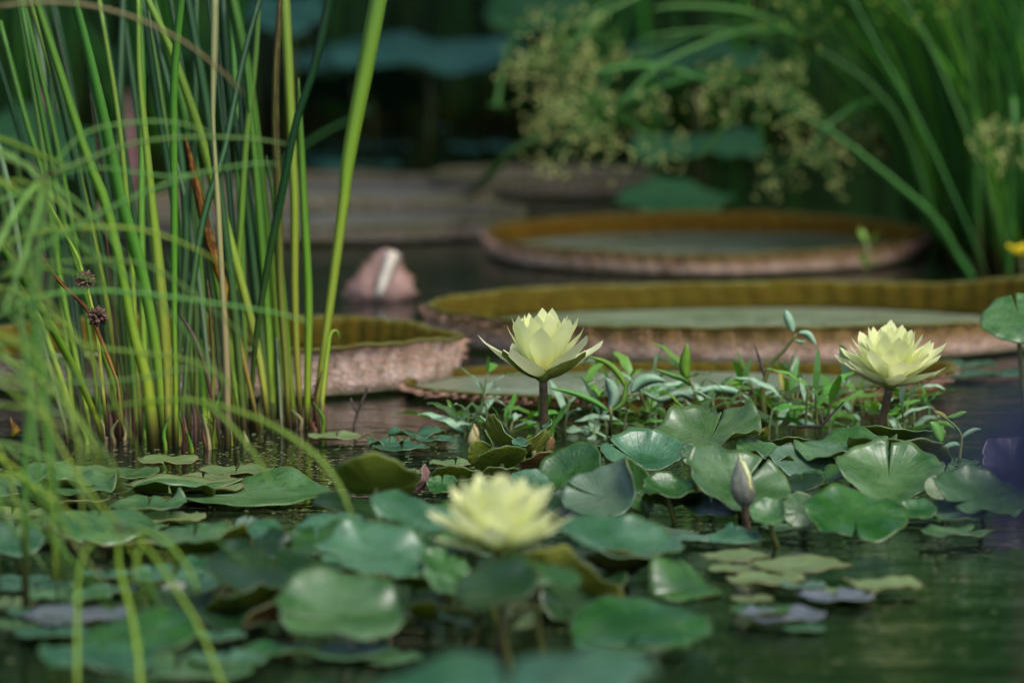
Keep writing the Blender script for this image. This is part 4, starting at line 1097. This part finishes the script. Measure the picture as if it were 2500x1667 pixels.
t2 = sedge('blurred sedge umbel with pale rays sweeping over the reed bases', -20, 700, 4.8, [
 ([(-30, 790), (60, 735), (180, 712), (330, 715), (520, 740), (680, 765), (760, 790)], [13, 13, 13, 12, 10, 8, 5], 'sedge', .1),
 ([(-30, 620), (60, 575), (190, 556), (340, 560), (460, 600), (560, 655)], [13, 12, 12, 11, 9, 5], 'sedgelime', .1),
 ([(-30, 700), (80, 620), (200, 545), (330, 480), (480, 425), (620, 400), (680, 402)], [15, 14, 13, 12, 10, 8, 4], 'sedge', .05),
 ([(-30, 700), (80, 770), (200, 840), (330, 860), (480, 885), (600, 960)], [14, 14, 13, 12, 10, 5], 'sedgelime', .05),
 ([(-30, 650), (150, 640), (330, 640), (450, 700), (560, 790), (640, 850)], [10, 10, 10, 9, 8, 4], 'sedge', .1),
 ([(-30, 560), (80, 540), (200, 600), (330, 690), (430, 780), (520, 900), (570, 960)], [10, 10, 10, 9, 8, 7, 4], 'sedge', .1),
 ([(-30, 860), (60, 900), (180, 1010), (240, 1110)], [16, 16, 14, 8], 'sedgelime', -.05),
 ([(200, 1010), (330, 985), (470, 978), (600, 1010), (700, 1060), (790, 1130), (840, 1210), (862, 1270)], [8, 12, 14, 15, 16, 16, 13, 6], 'sedgelime', -.1),
 ([(430, 960), (520, 1000), (590, 1070), (640, 1140), (660, 1180)], [6, 13, 15, 12, 5], 'sedgelime', -.05),
 ([(-30, 940), (60, 925), (200, 935), (330, 925), (450, 900), (520, 905)], [12, 12, 11, 10, 8, 4], 'sedge', 0),
 ([(-30, 800), (30, 830), (100, 870), (160, 960), (190, 1080), (198, 1200), (205, 1330)], [13, 12, 10, 9, 8, 8, 4], 'sedgelime', -.12),
 ([(-30, 1060), (10, 1120), (40, 1230), (55, 1310)], [12, 11, 9, 4], 'sedgelime', -.1),
], -40)
P3 = [at(q[0], q[1], 4.81) for q in smooth_path([(-60, 1200), (-45, 900), (-25, 690)], 8)]
part('stem', tube([Vector((P3[0].x, P3[0].y, -.02))] + P3, .0035, 7), REED['sedge'], t2)
t3 = sedge('blurred lime sedge umbel drooping over the floating pads', 298, 1290, 4.62, [
 ([(298, 1290), (235, 1220), (170, 1130), (110, 1010), (60, 900)], [14, 14, 15, 14, 8], 'sedgelime', .12),
 ([(298, 1290), (220, 1330), (192, 1400), (188, 1500), (188, 1680)], [8, 11, 14, 17, 18], 'sedgelime', -.22),
 ([(290, 1290), (290, 1380), (315, 1480), (333, 1570), (345, 1690)], [10, 18, 22, 22, 20], 'sedgelime', -.25),
 ([(310, 1290), (370, 1350), (430, 1440), (490, 1540), (550, 1690)], [12, 15, 16, 17, 16], 'sedgelime', -.25),
 ([(320, 1290), (390, 1310), (440, 1360), (470, 1410), (485, 1450)], [16, 18, 16, 12, 5], 'sedgelime', -.1),
 ([(300, 1300), (340, 1380), (370, 1440), (395, 1500)], [12, 16, 18, 10], 'green', -.1),
 ([(298, 1290), (200, 1270), (90, 1262), (-20, 1270)], [12, 12, 12, 10], 'sedge', 0),
 ([(298, 1290), (240, 1320), (200, 1330), (150, 1300), (80, 1270)], [6, 7, 7, 7, 4], 'sedgetan', -.05),
 ([(150, 1280), (190, 1340), (240, 1400), (270, 1435)], [5, 7, 7, 3], 'sedgetan', -.05),
 ([(330, 1292), (350, 1300), (330, 1380), (334, 1420)], [10, 12, 9, 4], 'sedgelime', -.1),
 ([(298, 1290), (360, 1260), (450, 1270), (560, 1340), (620, 1400)], [8, 8, 8, 7, 3], 'sedge', .0),
], 298)


tv = thing('grass_tuft', 'veil of thin blurred green blades hanging across the frame edge', 'grass', (at(-60, 900, 4.75).x, 4.75, 0))
for k in range(38):
    v0 = rnd.uniform(350, 1250); dr = rnd.choice((-1, 1, 1)); L = rnd.uniform(150, 430); Yk = rnd.uniform(4.5, 5.0)
    a0 = rnd.uniform(-.5, .9) * dr
    pts = [(-60, v0)] + [(-60 + L * q, v0 - L * a0 * q + L * .9 * q * q * rnd.uniform(.8, 1.1)) for q in (.33, .66, 1)]
    if k % 4 == 0:
        ux = rnd.uniform(-60, 150)
        pts = [(ux + 30, rnd.uniform(1250, 1500)), (ux, 1100), (ux - 40, 750), (ux - rnd.uniform(60, 150), rnd.uniform(250, 500))]
    P3 = [at(q[0], q[1], Yk) for q in smooth_path(pts, 12)]
    for q in P3: q.z = max(q.z, .01)
    ww = rnd.uniform(6, 12) / ppm(Yk)
    part('blade', ribbon(P3, [ww] * 8 + [ww * .8, ww * .6, ww * .4, ww * .1], (rnd.uniform(-.4, .4), .5), .3), REED[rnd.choice(('sedge', 'sedge', 'green', 'sedgelime'))], tv)

# ------------------------------------------------------------------ papyrus and rushes
def umbel(label, cu, cv, Y, rad, n, seed, foot, spike=True, arcs=(), mat='papyrus', flat=.8, spk=M_SPIKE, group='papyrus umbels'):
    rr = random.Random(seed)
    c = at(cu, cv, Y)
    t = thing('papyrus_umbel', label, 'papyrus', c, group)
    fx = at(foot[0], cv, Y).x
    rise = .05 + .12 * abs(c.x - fx)
    pts = [(fx, Y + foot[1], -.02), (fx + (c.x - fx) * .12, Y + foot[1] * .8, c.z * .6), (fx + (c.x - fx) * .45, Y + foot[1] * .4, c.z + rise), (fx + (c.x - fx) * .8, Y + foot[1] * .1, c.z + rise * .8), tuple(c)]
    if len(foot) > 2:
        pts = [(fx, Y + foot[1], -.02)] + [tuple(at(a, b_, Y + foot[1] * .3)) for a, b_ in foot[2:]] + [tuple(c)]
    part('stem', tube(smooth_path(pts, 16), [.006 - .0002 * i for i in range(16)], 8), REED[mat], t)
    sp = []
    for k in range(int(n * 1.6)):
        a = rr.uniform(0, 2 * PI); el = rr.uniform(-.5, 1.1) * flat
        d = Vector((math.cos(a) * math.cos(el), math.sin(a) * math.cos(el), math.sin(el)))
        L = rad * rr.uniform(.7, 1.1)
        tip = c + d * L + Vector((0, 0, -L * .35))
        mid = c + d * L * .55 + Vector((0, 0, L * .03))
        part('ray', ribbon(smooth_path([tuple(c), tuple(mid), tuple(tip)], 7), [.0022, .0022, .002, .002, .0018, .0014, .0008], rr.uniform(-1, 1), .4), REED[mat], t)
        if spike:
            for j in range(rr.randrange(3, 6)):
                q = tip + Vector((rr.gauss(0, .013), rr.gauss(0, .013), rr.gauss(0, .013))) * (rad / .10)
                s = rr.uniform(.003, .006)
                dd = Vector((rr.gauss(0, 1), rr.gauss(0, 1), rr.gauss(0, 1))).normalized() * s
                sp.append(tube([q - dd, q, q + dd], [.0006, .0019, .0004], 5))
    for (pp, wp) in arcs:
        P2 = smooth_path(pp, 14); Pw = smooth_path([(x,) for x in wp], 14)
        part('bract', ribbon([at(q[0], q[1], Y) for q in P2], [x[0] / ppm(Y) for x in Pw], .3, .3), REED[mat], t)
    if sp: part('spikelets', join(sp), spk, t, kind='stuff')
    return t
umbel('uppermost papyrus head, tan spikelets against the dark bank', 1395, 90, 8.4, .080, 26, 1, (2340, .5))
umbel('papyrus head with dense tan spikelets left of the others', 1340, 165, 8.3, .075, 26, 2, (2330, .4))
umbel('lowest papyrus head hanging over the brown far leaf', 1480, 290, 8.2, .105, 34, 3, (2360, .4))
umbel('papyrus head with tan spikelets behind the drooping one', 1400, 280, 8.6, .07, 22, 12, (2350, .3))
umbel('large papyrus umbel with long arching bracts in the centre right', 1840, 213, 8.25, .085, 34, 4, (2420, .3, 2345, 637, 2290, 540, 2180, 440, 2040, 330), arcs=[
 ([(1800, 228), (1700, 190), (1600, 162), (1500, 168), (1440, 185)], [14, 18, 20, 18, 8]),
 ([(1840, 172), (1740, 178), (1650, 200), (1560, 232), (1490, 262)], [14, 16, 17, 16, 8]),
 ([(1840, 213), (1850, 280), (1860, 350), (1885, 400)], [12, 12, 10, 4]),
 ([(1840, 213), (1780, 290), (1740, 350), (1700, 390)], [12, 12, 10, 4])]) if False else None
def umbel2(label, cu, cv, Y, rad, n, seed, path, arcs, **k):
    t = umbel(label, cu, cv, Y, rad, n, seed, (cu, .0), arcs=arcs, **k)
    st_ = [o for o in t.children if o.name.startswith('stem')][0]
    bpy.data.objects.remove(st_)
    pts = [at(a, b_, Y) for a, b_ in path]
    pts[0] = Vector((pts[0].x, pts[0].y, -.02))
    part('stem', tube(smooth_path([tuple(p) for p in pts], 20), [.0050 - .0001 * i for i in range(20)], 8), REED['papyrus'], t)
    return t
umbel2('large papyrus umbel with long arching bracts on a thick slanting stem', 1840, 213, 8.25, .085, 34, 4, [(2400, 690), (2345, 637), (2290, 540), (2180, 440), (2040, 330), (1960, 285), (1840, 213)], [
 ([(1800, 228), (1700, 190), (1600, 162), (1500, 168), (1440, 185)], [14, 18, 20, 18, 8]),
 ([(1840, 172), (1740, 178), (1650, 200), (1560, 232), (1490, 262)], [14, 16, 17, 16, 8]),
 ([(1840, 213), (1850, 280), (1860, 350), (1885, 400)], [12, 12, 10, 4]),
 ([(1840, 213), (1780, 290), (1740, 350), (1700, 390)], [12, 12, 10, 4]),
 ([(1840, 213), (1900, 230), (1980, 260), (2040, 330)], [12, 12, 10, 4])])
umbel2('upper papyrus umbel throwing two long arched bracts over the dark gap', 1985, 115, 8.35, .075, 14, 5, [(2420, 690), (2290, 560), (2240, 400), (2180, 270), (2090, 180), (1985, 115)], [
 ([(1985, 115), (1900, 60), (1820, 30), (1740, 18), (1650, 16), (1590, 24)], [14, 18, 18, 16, 14, 6]),
 ([(1985, 130), (1880, 96), (1790, 80), (1700, 78), (1620, 86), (1550, 100)], [12, 14, 14, 14, 12, 6]),
 ([(1985, 115), (1960, 60), (1930, 20), (1900, -40)], [10, 13, 14, 14])], spike=False)
umbel('yellowish papyrus umbel among the dense dark rushes', 2475, 345, 8.0, .055, 26, 6, (2480, .1), spike=True)
umbel('small papyrus head drooping in the gap beside the slanting stem', 1960, 400, 8.3, .07, 20, 7, (2370, .3))
umbel('papyrus head low behind the rear giant leaf', 2080, 330, 8.6, .06, 16, 8, (2360, .2))
umbel('tall papyrus head above the frame, mirrored in the near water', 2120, -130, 8.3, .17, 70, 9, (2400, .2), spk=M_SPIKEL)
umbel('second tall papyrus head above the frame, mirrored in the near water', 2200, -200, 8.7, .16, 60, 10, (2450, .2), spk=M_SPIKEL)
umbel('third tall papyrus head above the frame, mirrored nearest the corner', 2080, -300, 8.0, .15, 60, 15, (2430, .2), spk=M_SPIKEL)
umbel('bare papyrus stem with a small green tip left of the tan heads', 1212, 262, 8.6, .02, 8, 14, (1290, 2.2), spike=False)
cs = thing('bent_stem', 'cut pale papyrus stem slanting over the far dark water', 'stem', onz(1160, 455))
part('stem', tube([tuple(onz(1150, 460)), tuple(at(1190, 430, 8.5)), tuple(at(1250, 370, 8.45)), tuple(at(1318, 335, 8.4))], .0065, 8), REED['papyrus'], cs)

rush = []
rl = ['dense dark rush clump rising at the frame edge', 'dark rush clump leaning over the rear giant leaf', 'rush clump behind the papyrus stems']
for ci, (u0, u1, Y, n, lean) in enumerate([(2420, 2680, 8.35, 260, -.12), (2320, 2470, 8.5, 170, -.26), (2250, 2620, 9.4, 230, -.22)]):
    c = at((u0 + u1) / 2, 700, Y)
    t = thing('rush_clump', rl[ci], 'rushes', (c.x, Y, 0), 'rushes behind the giant leaves')
    for k in range(n):
        x0 = at(rnd.uniform(u0, u1), 700, Y).x; y0 = Y + rnd.uniform(-.12, .25)
        L = rnd.uniform(.45, .95); dx = rnd.gauss(lean, .14) * L / .6; dy = rnd.gauss(0, .06)
        pts = [(x0, y0, -.02), (x0 + dx * .25, y0 + dy * .3, L * .45), (x0 + dx * .7, y0 + dy, L * .8), (x0 + dx * 1.2, y0 + dy * 1.3, L * .97)]
        ww = rnd.uniform(.003, .008)
        part('blade', ribbon(smooth_path(pts, 9), [ww, ww, ww, ww, ww * .9, ww * .8, ww * .6, ww * .4, .001], (rnd.uniform(-.7, .7), rnd.uniform(-.9, .9)), .35), REED[rnd.choice(('rush', 'rush', 'rushb', 'rushb', 'papyrus'))], t)
for ci, (u0, u1, Y, n, lab) in enumerate([(560, 900, 11.9, 120, 'dark green reed bed at the far bank under the lotus leaves'), (900, 1320, 12.1, 130, 'dark reed bed at the far bank behind the papyrus heads'), (0, 560, 11.0, 140, 'green reed bed far behind the tall reeds'), (1350, 2150, 11.5, 200, 'dark green reed bed far behind the arching bracts')]):
    c = at((u0 + u1) / 2, 300, Y)
    t = thing('reed_bed', lab, 'reeds', (c.x, Y, 0), 'reed beds along the far bank')
    for k in range(n):
        x0 = at(rnd.uniform(u0, u1), 300, Y).x; y0 = Y + rnd.uniform(-.3, .3); L = rnd.uniform(.25, .9); dx = rnd.gauss(0, .12) * L
        ww = rnd.uniform(.006, .018)
        part('blade', ribbon(smooth_path([(x0, y0, -.02), (x0 + dx * .4, y0, L * .5), (x0 + dx * 1.3, y0, L)], 6), [ww, ww, ww, ww * .9, ww * .6, .001], rnd.uniform(-.7, .7), .3), REED[rnd.choice(('rush', 'rush', 'rushb', 'dark') if ci > 1 else ('rush', 'dark', 'deep'))], t)
for j, (pp, wp, lab) in enumerate([
 ([(2420, 690), (2330, 480), (2240, 290), (2150, 130), (2060, -40)], [8, 9, 10, 10, 9], 'broad grey-green leaf slanting up across the rushes'),
 ([(2480, 690), (2400, 430), (2330, 250), (2270, 110), (2190, -30)], [8, 9, 10, 11, 11], 'grey-green leaf bending down at the top of the rushes')]):
    t = thing('broad_leaf', lab, 'leaf', onz(pp[0][0], pp[0][1]), 'broad leaves among the rushes')
    P2 = smooth_path(pp, 14); Pw = smooth_path([(x,) for x in wp], 14)
    P3 = [at(q[0], q[1], 8.15) for q in P2]; P3[0].z = -.02
    part('blade', ribbon(P3, [x[0] / ppm(8.15) for x in Pw], .4, .3), REED['papyrus'], t)

# lotus leaves
def lotus(label, u, v, Y, W, Hp, mat, roll=0, wave=.1, cup=-.1, seed=1):
    p = at(u, v, Y); Rm = W / 2 / ppm(Y)
    pad_n[0] += 1
    geo = pad_geo(Rm, R(seed * 77), .0, cup, 0, wave, (), seed * 31)
    el = math.atan2(H - p.z, Y); tt = math.asin(max(-1, min(1, Hp / W))) - el
    Mt = Matrix.Rotation(-R(roll), 3, 'Y') @ Matrix.Rotation(tt, 3, 'X')
    Vv = [Mt @ Vector(q) for q in geo[0]]
    o = link('lotus_leaf', mk_mesh('lotus_leaf', Vv, geo[1], [mat, M_LOTUSG], geo[2]), None, p)
    md = o.modifiers.new('s', 'SOLIDIFY'); md.thickness = .002; md.offset = -1; md.material_offset = 1; md.material_offset_rim = 1
    tag(o, label, 'lotus leaf', 'lotus leaves at the back of the pond')
    link('stalk', mk_mesh('stalk', *tube([(0, 0, -.002), (.01, 0, -p.z * .5), (.0, .02, -p.z - .02)], .006, 7)[:2], M_STALK), o)
lotus('wide blue-green lotus leaf, brightest in the dark background', 1040, 118, 10.6, 500, 80, M_LOTUS, -1, .05, -.04, 1)
lotus('blue-green lotus leaf overlapping the widest one', 860, 130, 10.8, 300, 60, M_LOTUS, 3, .05, -.04, 2)
lotus('green lotus leaf at the top frame edge', 1310, 15, 10.3, 270, 120, M_LOTUSG, 5, .1, -.05, 3)
lotus('dark lotus leaf hanging under the wide blue-green one', 900, 215, 10.9, 420, -90, M_LOTUSG, 0, .06, .0, 4)
lotus('teal lotus leaf behind the drooping papyrus head', 1700, 345, 9.6, 330, 70, M_LOTUSG, 3, .1, -.05, 5)
lotus('low green lotus leaf left of the rear giant leaf', 1640, 470, 9.1, 300, 80, M_LOTUSG, 0, .1, -.1, 6)
lotus('green lotus leaf behind the arching bracts', 1690, 130, 10.4, 360, 60, M_LOTUSG, 0, .12, -.05, 7)
lotus('blue-green lotus leaf at the top between reeds and stems', 700, 30, 10.5, 200, 90, M_LOTUS, 0, .12, -.05, 8)
lotus('shaded lotus leaf in front of the far shrubs', 420, 110, 10.8, 320, 80, M_LOTUSG, 8, .12, -.05, 9)
lotus('shaded lotus leaf behind the outer reeds', 120, 330, 9.6, 360, 120, M_LOTUSG, -8, .12, -.05, 10)
for (u, v, W, lab) in ((860, 424, 230, 'nearer bluish pad floating in the far dark water'), (1180, 372, 190, 'bluish pad floating far off before the papyrus heads'), (900, 372, 200, 'farther bluish pad floating in the far dark water'), (1060, 322, 90, 'small pale pad far off in the dark water'), (760, 400, 160, 'bluish far pad beside the tallest reed')):
    pad('A', u * ZM, (v - 1000) * ZM, W * ZM, 30, lab, z=0, top=M_LOTUS, under='olive')
pad('A', 690 * ZM, -470 * ZM, 500, 30, 'dusky pad floating behind the reed tops', z=0, top='pale', under='pink')
# small plants at the frame edge
yf = thing('yellow_flower', 'small bright yellow flower at the frame edge above the rear rim', 'flower', at(2490, 640, 7.9))
c = at(2492, 620, 7.9)
for k in range(5):
    a = k * 2 * PI / 5
    me = petal_mesh('petal', .022, .018, 20, 50, M_YFLOW)
    o = link('petal', me, yf, c - yf.location); o.rotation_euler = (0, 0, a)
part('stem', tube([(c.x + .01, c.y, 0), (c.x, c.y, c.z)], .0016, 6), M_WSTEM, yf)
ys_ = thing('yellow_shoot', 'pale shoot with a yellow tip before the rear giant leaf', 'shoot', onz(2115, 700))
c0 = onz(2115, 692)
part('stem', tube([(c0.x, c0.y, -.01), tuple(at(2117, 590, c0.y))], .002, 6), M_WSTEM, ys_)
for k in range(4):
    me = petal_mesh('leaf', .024, .012, 30, 70, M_WEEDL)
    o = link('leaf', me, ys_, at(2117, 590 + (k // 2) * 60, c0.y) - ys_.location); o.rotation_euler = (0, 0, k * 2.1)

# ------------------------------------------------------------------ creeping leafy water weed
def leaf_mesh(L, Wd, droop, mat, fold=.3, seed=0):
    Vv, Ff, UV = [], [], []
    NL = 8
    x = z = 0
    for j in range(NL + 1):
        t = j / NL
        ph = R(droop[0] + (droop[1] - droop[0]) * t)
        if j: x += L / NL * math.cos(ph); z += L / NL * math.sin(ph)
        hw = Wd / 2 * 1.9 * (t ** .7) * (1 - t) ** .95 * 1.05 + .0004
        wob = .0015 * math.sin(j * 1.9 + seed)
        for i, s in enumerate((-1, -.5, 0, .5, 1)):
            Vv.append((x, hw * s, z + fold * hw * abs(s) + (wob if abs(s) == 1 else 0))); UV.append((i / 4, t))
    for j in range(NL):
        for i in range(4):
            a = j * 5 + i; Ff.append((a, a + 1, a + 6, a + 5))
    return mk_mesh('leaf', Vv, Ff, mat, UV)
WL = []
for k, (mt) in enumerate([M_WEED, M_WEEDT, M_WEEDT, M_WEED, M_WEEDT, M_WEEDL, M_WEEDY, M_WEED]):
    for (L, Wd, dr) in ((.060, .022, (40, -30)), (.078, .020, (30, -15)), (.046, .020, (10, -35)), (.068, .015, (55, 20))):
        WL.append((leaf_mesh(L, Wd, dr, mt, .16, k), mt))
def weed(u, v, hpx, label, seed, leans=0.0, nn=None, mats=None, stem_m=M_WSTEM):
    rr = random.Random(seed)
    p = onz(u, v)
    t = thing('water_weed', label, 'water plant', p, 'leafy water weeds')
    Hm = hpx / ppm(p.y)
    pts = smooth_path([(p.x, p.y, -.006), (p.x + leans * Hm * .3, p.y + rr.uniform(-.01, .01), Hm * .5), (p.x + leans * Hm, p.y + rr.uniform(-.015, .015), Hm)], 9)
    part('stem', tube(pts, [.0017 - .0001 * i for i in range(9)], 6), stem_m, t)
    nn = nn or max(2, int(Hm / .016))
    pool = [m_ for m_ in WL if (mats is None or m_[1] in mats)]
    az = rr.uniform(0, PI)
    for k in range(nn):
        q = pts[min(8, int(2 + 6 * k / max(1, nn - 1)))]
        az += PI / 2 + rr.uniform(-.5, .5)
        for s in (0, PI):
            if rr.random() < .12: continue
            o = link('leaf', rr.choice(pool)[0], t, Vector(q) - p)
            top = k / nn
            o.rotation_euler = (rr.uniform(-.5, .5), rr.uniform(-.45, .25) - .5 * top, az + s + rr.uniform(-.4, .4))
            sc_ = rr.uniform(.4, 1.0) * (1 - .2 * top)
            o.scale = (sc_, sc_, sc_)
    return t
lands = [(1100, 1180, 'beside the small cream bud'), (1180, 1265, 'behind the folded speckled leaves'), (1265, 1345, 'at the middle bloom stem'),
 (1345, 1430, 'between the middle bloom and the long reaching leaf'), (1430, 1520, 'around the long reaching leaf'), (1520, 1610, 'behind the glossy cupped pad'),
 (1610, 1720, 'under the upright bright lime leaf'), (1720, 1820, 'behind the notched big pad'), (1820, 1910, 'at the foot of the tall curved shoot'),
 (1910, 1990, 'between the curved shoot and dead twig'), (1990, 2070, 'around the forked dead twig'), (2070, 2150, 'at the leaning bloom stem'),
 (2150, 2230, 'right below the leaning bloom'), (2230, 2310, 'at the open-water end of the mat')]
looks = [('tall', 'pale grey-green', [M_WEEDT]), ('low', 'fresh green', [M_WEED, M_WEEDL]), ('low', 'pale grey-green', [M_WEEDT]), ('tall', 'mixed pale and green', [M_WEEDT, M_WEED, M_WEED]), ('low', 'yellow-tinged', [M_WEED, M_WEEDY]), ('tall', 'fresh green', [M_WEED])]
i = 0
for li, (ua, ub, spot) in enumerate(lands):
    for q in range(4 if li < 4 else 6):
        i += 1
        if li == 11 and looks[(q + li * 2) % 6][0] == 'tall': continue
        if li in (1, 2, 3) and q > 1: continue
        hgt_, colr, mats = looks[(q + li * 2) % 6]
        u = rnd.uniform(ua, ub)
        v = rnd.uniform(1000, 1075) if u > 1400 else rnd.uniform(1035, 1080)
        if u > 2230: v = rnd.uniform(1045, 1075)
        hp = (rnd.uniform(85, 125) if hgt_ == 'tall' else rnd.uniform(40, 70)) * (1 if u > 1430 else .45) * (1 if u < 2150 else .7)
        weed(u, v, hp, '%s weed with %s leaves %s' % (hgt_, colr, spot), 500 + i, rnd.uniform(-.5, .5), None, mats)
def traced_leaf(parent, pts, wpx, Y, mat, twist=.2):
    P2 = smooth_path(pts, 12)
    n = 12
    W_ = [wpx / ppm(Y) * (2.0 * (i / 11) ** .7 * (1 - i / 11) ** .9 + .03) for i in range(n)]
    V_, F_, U_ = ribbon([at(q[0], q[1], Y) for q in P2], W_, twist, .08, thick=.0004)
    return part('leaf', (V_, F_, U_), mat, parent)
t = thing('water_weed', 'weed with one long leaf reaching toward the middle bloom stem', 'water plant', onz(1488, 1050), 'leafy water weeds')
part('stem', tube([tuple(onz(1488, 1052) + Vector((0, 0, -.01))), tuple(at(1492, 1020, 6.2)), tuple(at(1490, 990, 6.2))], .0018, 6), M_WSTEM, t)
for pts, wd, mt, twst in (([(1488, 1005), (1450, 980), (1395, 958), (1335, 946)], 22, M_WEED, .2), ([(1488, 1005), (1500, 970), (1490, 940), (1478, 922)], 44, M_WEEDT, .0),
                      ([(1490, 1005), (1520, 985), (1530, 940), (1545, 925)], 20, M_WEED, .4), ([(1530, 950), (1512, 915), (1480, 885), (1430, 868)], 24, M_WEEDL, .3), ([(1540, 960), (1560, 935), (1590, 925), (1625, 930)], 46, M_WEEDT, .2)):
    traced_leaf(t, pts, wd, 6.2, mt, twst)
t = thing('water_weed', 'weed with a bright lime leaf standing upright at the top', 'water plant', onz(1690, 1040), 'leafy water weeds')
part('stem', tube(smooth_path([tuple(onz(1690, 1042) + Vector((0, 0, -.01))), tuple(at(1700, 980, 6.25)), tuple(at(1685, 925, 6.25))], 8), .0018, 6), M_WSTEM, t)
for pts, wd, mt, twst in (([(1678, 925), (1672, 900), (1674, 870), (1678, 838)], 42, M_WEEDL, .0), ([(1695, 945), (1670, 925), (1640, 915), (1590, 898)], 24, M_WEED, .4), ([(1700, 975), (1660, 960), (1610, 975), (1560, 950)], 26, M_WEEDT, .2), ([(1702, 960), (1740, 950), (1790, 955), (1830, 975)], 30, M_WEEDT, .3)):
    traced_leaf(t, pts, wd, 6.25, mt, twst)
t = thing('tendril_shoot', 'tall curved shoot with two grey-green leaves above the weed mat', 'shoot', onz(1865, 1010), None)
part('stem', tube([at(q[0], q[1], 6.3) for q in smooth_path([(1868, 1040), (1862, 960), (1872, 915), (1890, 878), (1915, 855), (1945, 815)], 16)], [.0032 - .0001 * i for i in range(16)], 8), M_STALK, t)
part('branch', tube([at(q[0], q[1], 6.3) for q in smooth_path([(1868, 920), (1855, 880), (1842, 838)], 6)], [.002, .002, .0018, .0015, .0012, .0006], 6), M_TWIG, t)
for pts, wd, twst in (([(1938, 812), (1930, 790), (1922, 770), (1918, 756)], 34, .2), ([(1948, 812), (1970, 815), (1982, 828), (1994, 843)], 26, .3), ([(1940, 830), (1955, 835), (1968, 832)], 12, .2)):
    traced_leaf(t, pts, wd, 6.3, M_WEEDT, twst)
t = thing('water_weed', 'slender shoot with a yellow tip rising beside the plum leaf', 'water plant', onz(2342, 1125), 'leafy water weeds')
part('stem', tube([at(q[0], q[1], 5.95) for q in smooth_path([(2342, 1132), (2346, 1090), (2348, 1065), (2332, 1040), (2300, 1015), (2282, 1006)], 12)], [.002 - .0001 * i for i in range(12)], 6), M_WSTEM, t)
for pts, wd, mt, twst in (([(2348, 1070), (2360, 1060), (2380, 1050), (2396, 1048)], 22, M_WEEDT, .2), ([(2345, 1088), (2330, 1085), (2310, 1092), (2300, 1102)], 24, M_WEEDT, .2), ([(2310, 1020), (2330, 1018), (2350, 1010), (2361, 1005)], 26, M_WEED, .2),
                          ([(2300, 1080), (2290, 1060), (2280, 1040), (2270, 1030)], 44, M_WEED, .2), ([(2318, 1028), (2305, 1014), (2290, 1006), (2280, 1004)], 12, M_WEEDY, .2)):
    traced_leaf(t, pts, wd, 5.95, mt, twst)
for (u, v, h_, lab) in ((1172, 1040, 130, 'pale weed shoot with a crinkled top leaf behind the cream bud'), (1190, 1050, 90, 'yellow-edged weed shoot beside the cream bud'), (1232, 1058, 60, 'short pale weed shoot behind the folded leaves'), (1378, 1062, 80, 'grey-green weed shoot just past the middle bloom stem'), (1935, 1050, 120, 'tall pale weed plant in the middle of the mat'), (2210, 1078, 85, 'bright weed plant in front of the leaning bloom')):
    weed(u, v, h_, lab, int(u), rnd.uniform(-.2, .2), None, [M_WEEDT, M_WEED])
t = thing('dead_twig', 'grey forked dead twig lying in the weed mat', 'twig', onz(2000, 1060))
part('branch', tube([at(q[0], q[1], 6.12) for q in ((1945, 1042), (2005, 1040), (2030, 1012), (2060, 980))], [.0016, .0018, .0015, .0008], 6), M_TWIG, t)
part('branch', tube([at(q[0], q[1], 6.12) for q in ((2005, 1040), (2003, 1015), (2010, 998))], [.0015, .0012, .0006], 6), M_TWIG, t)
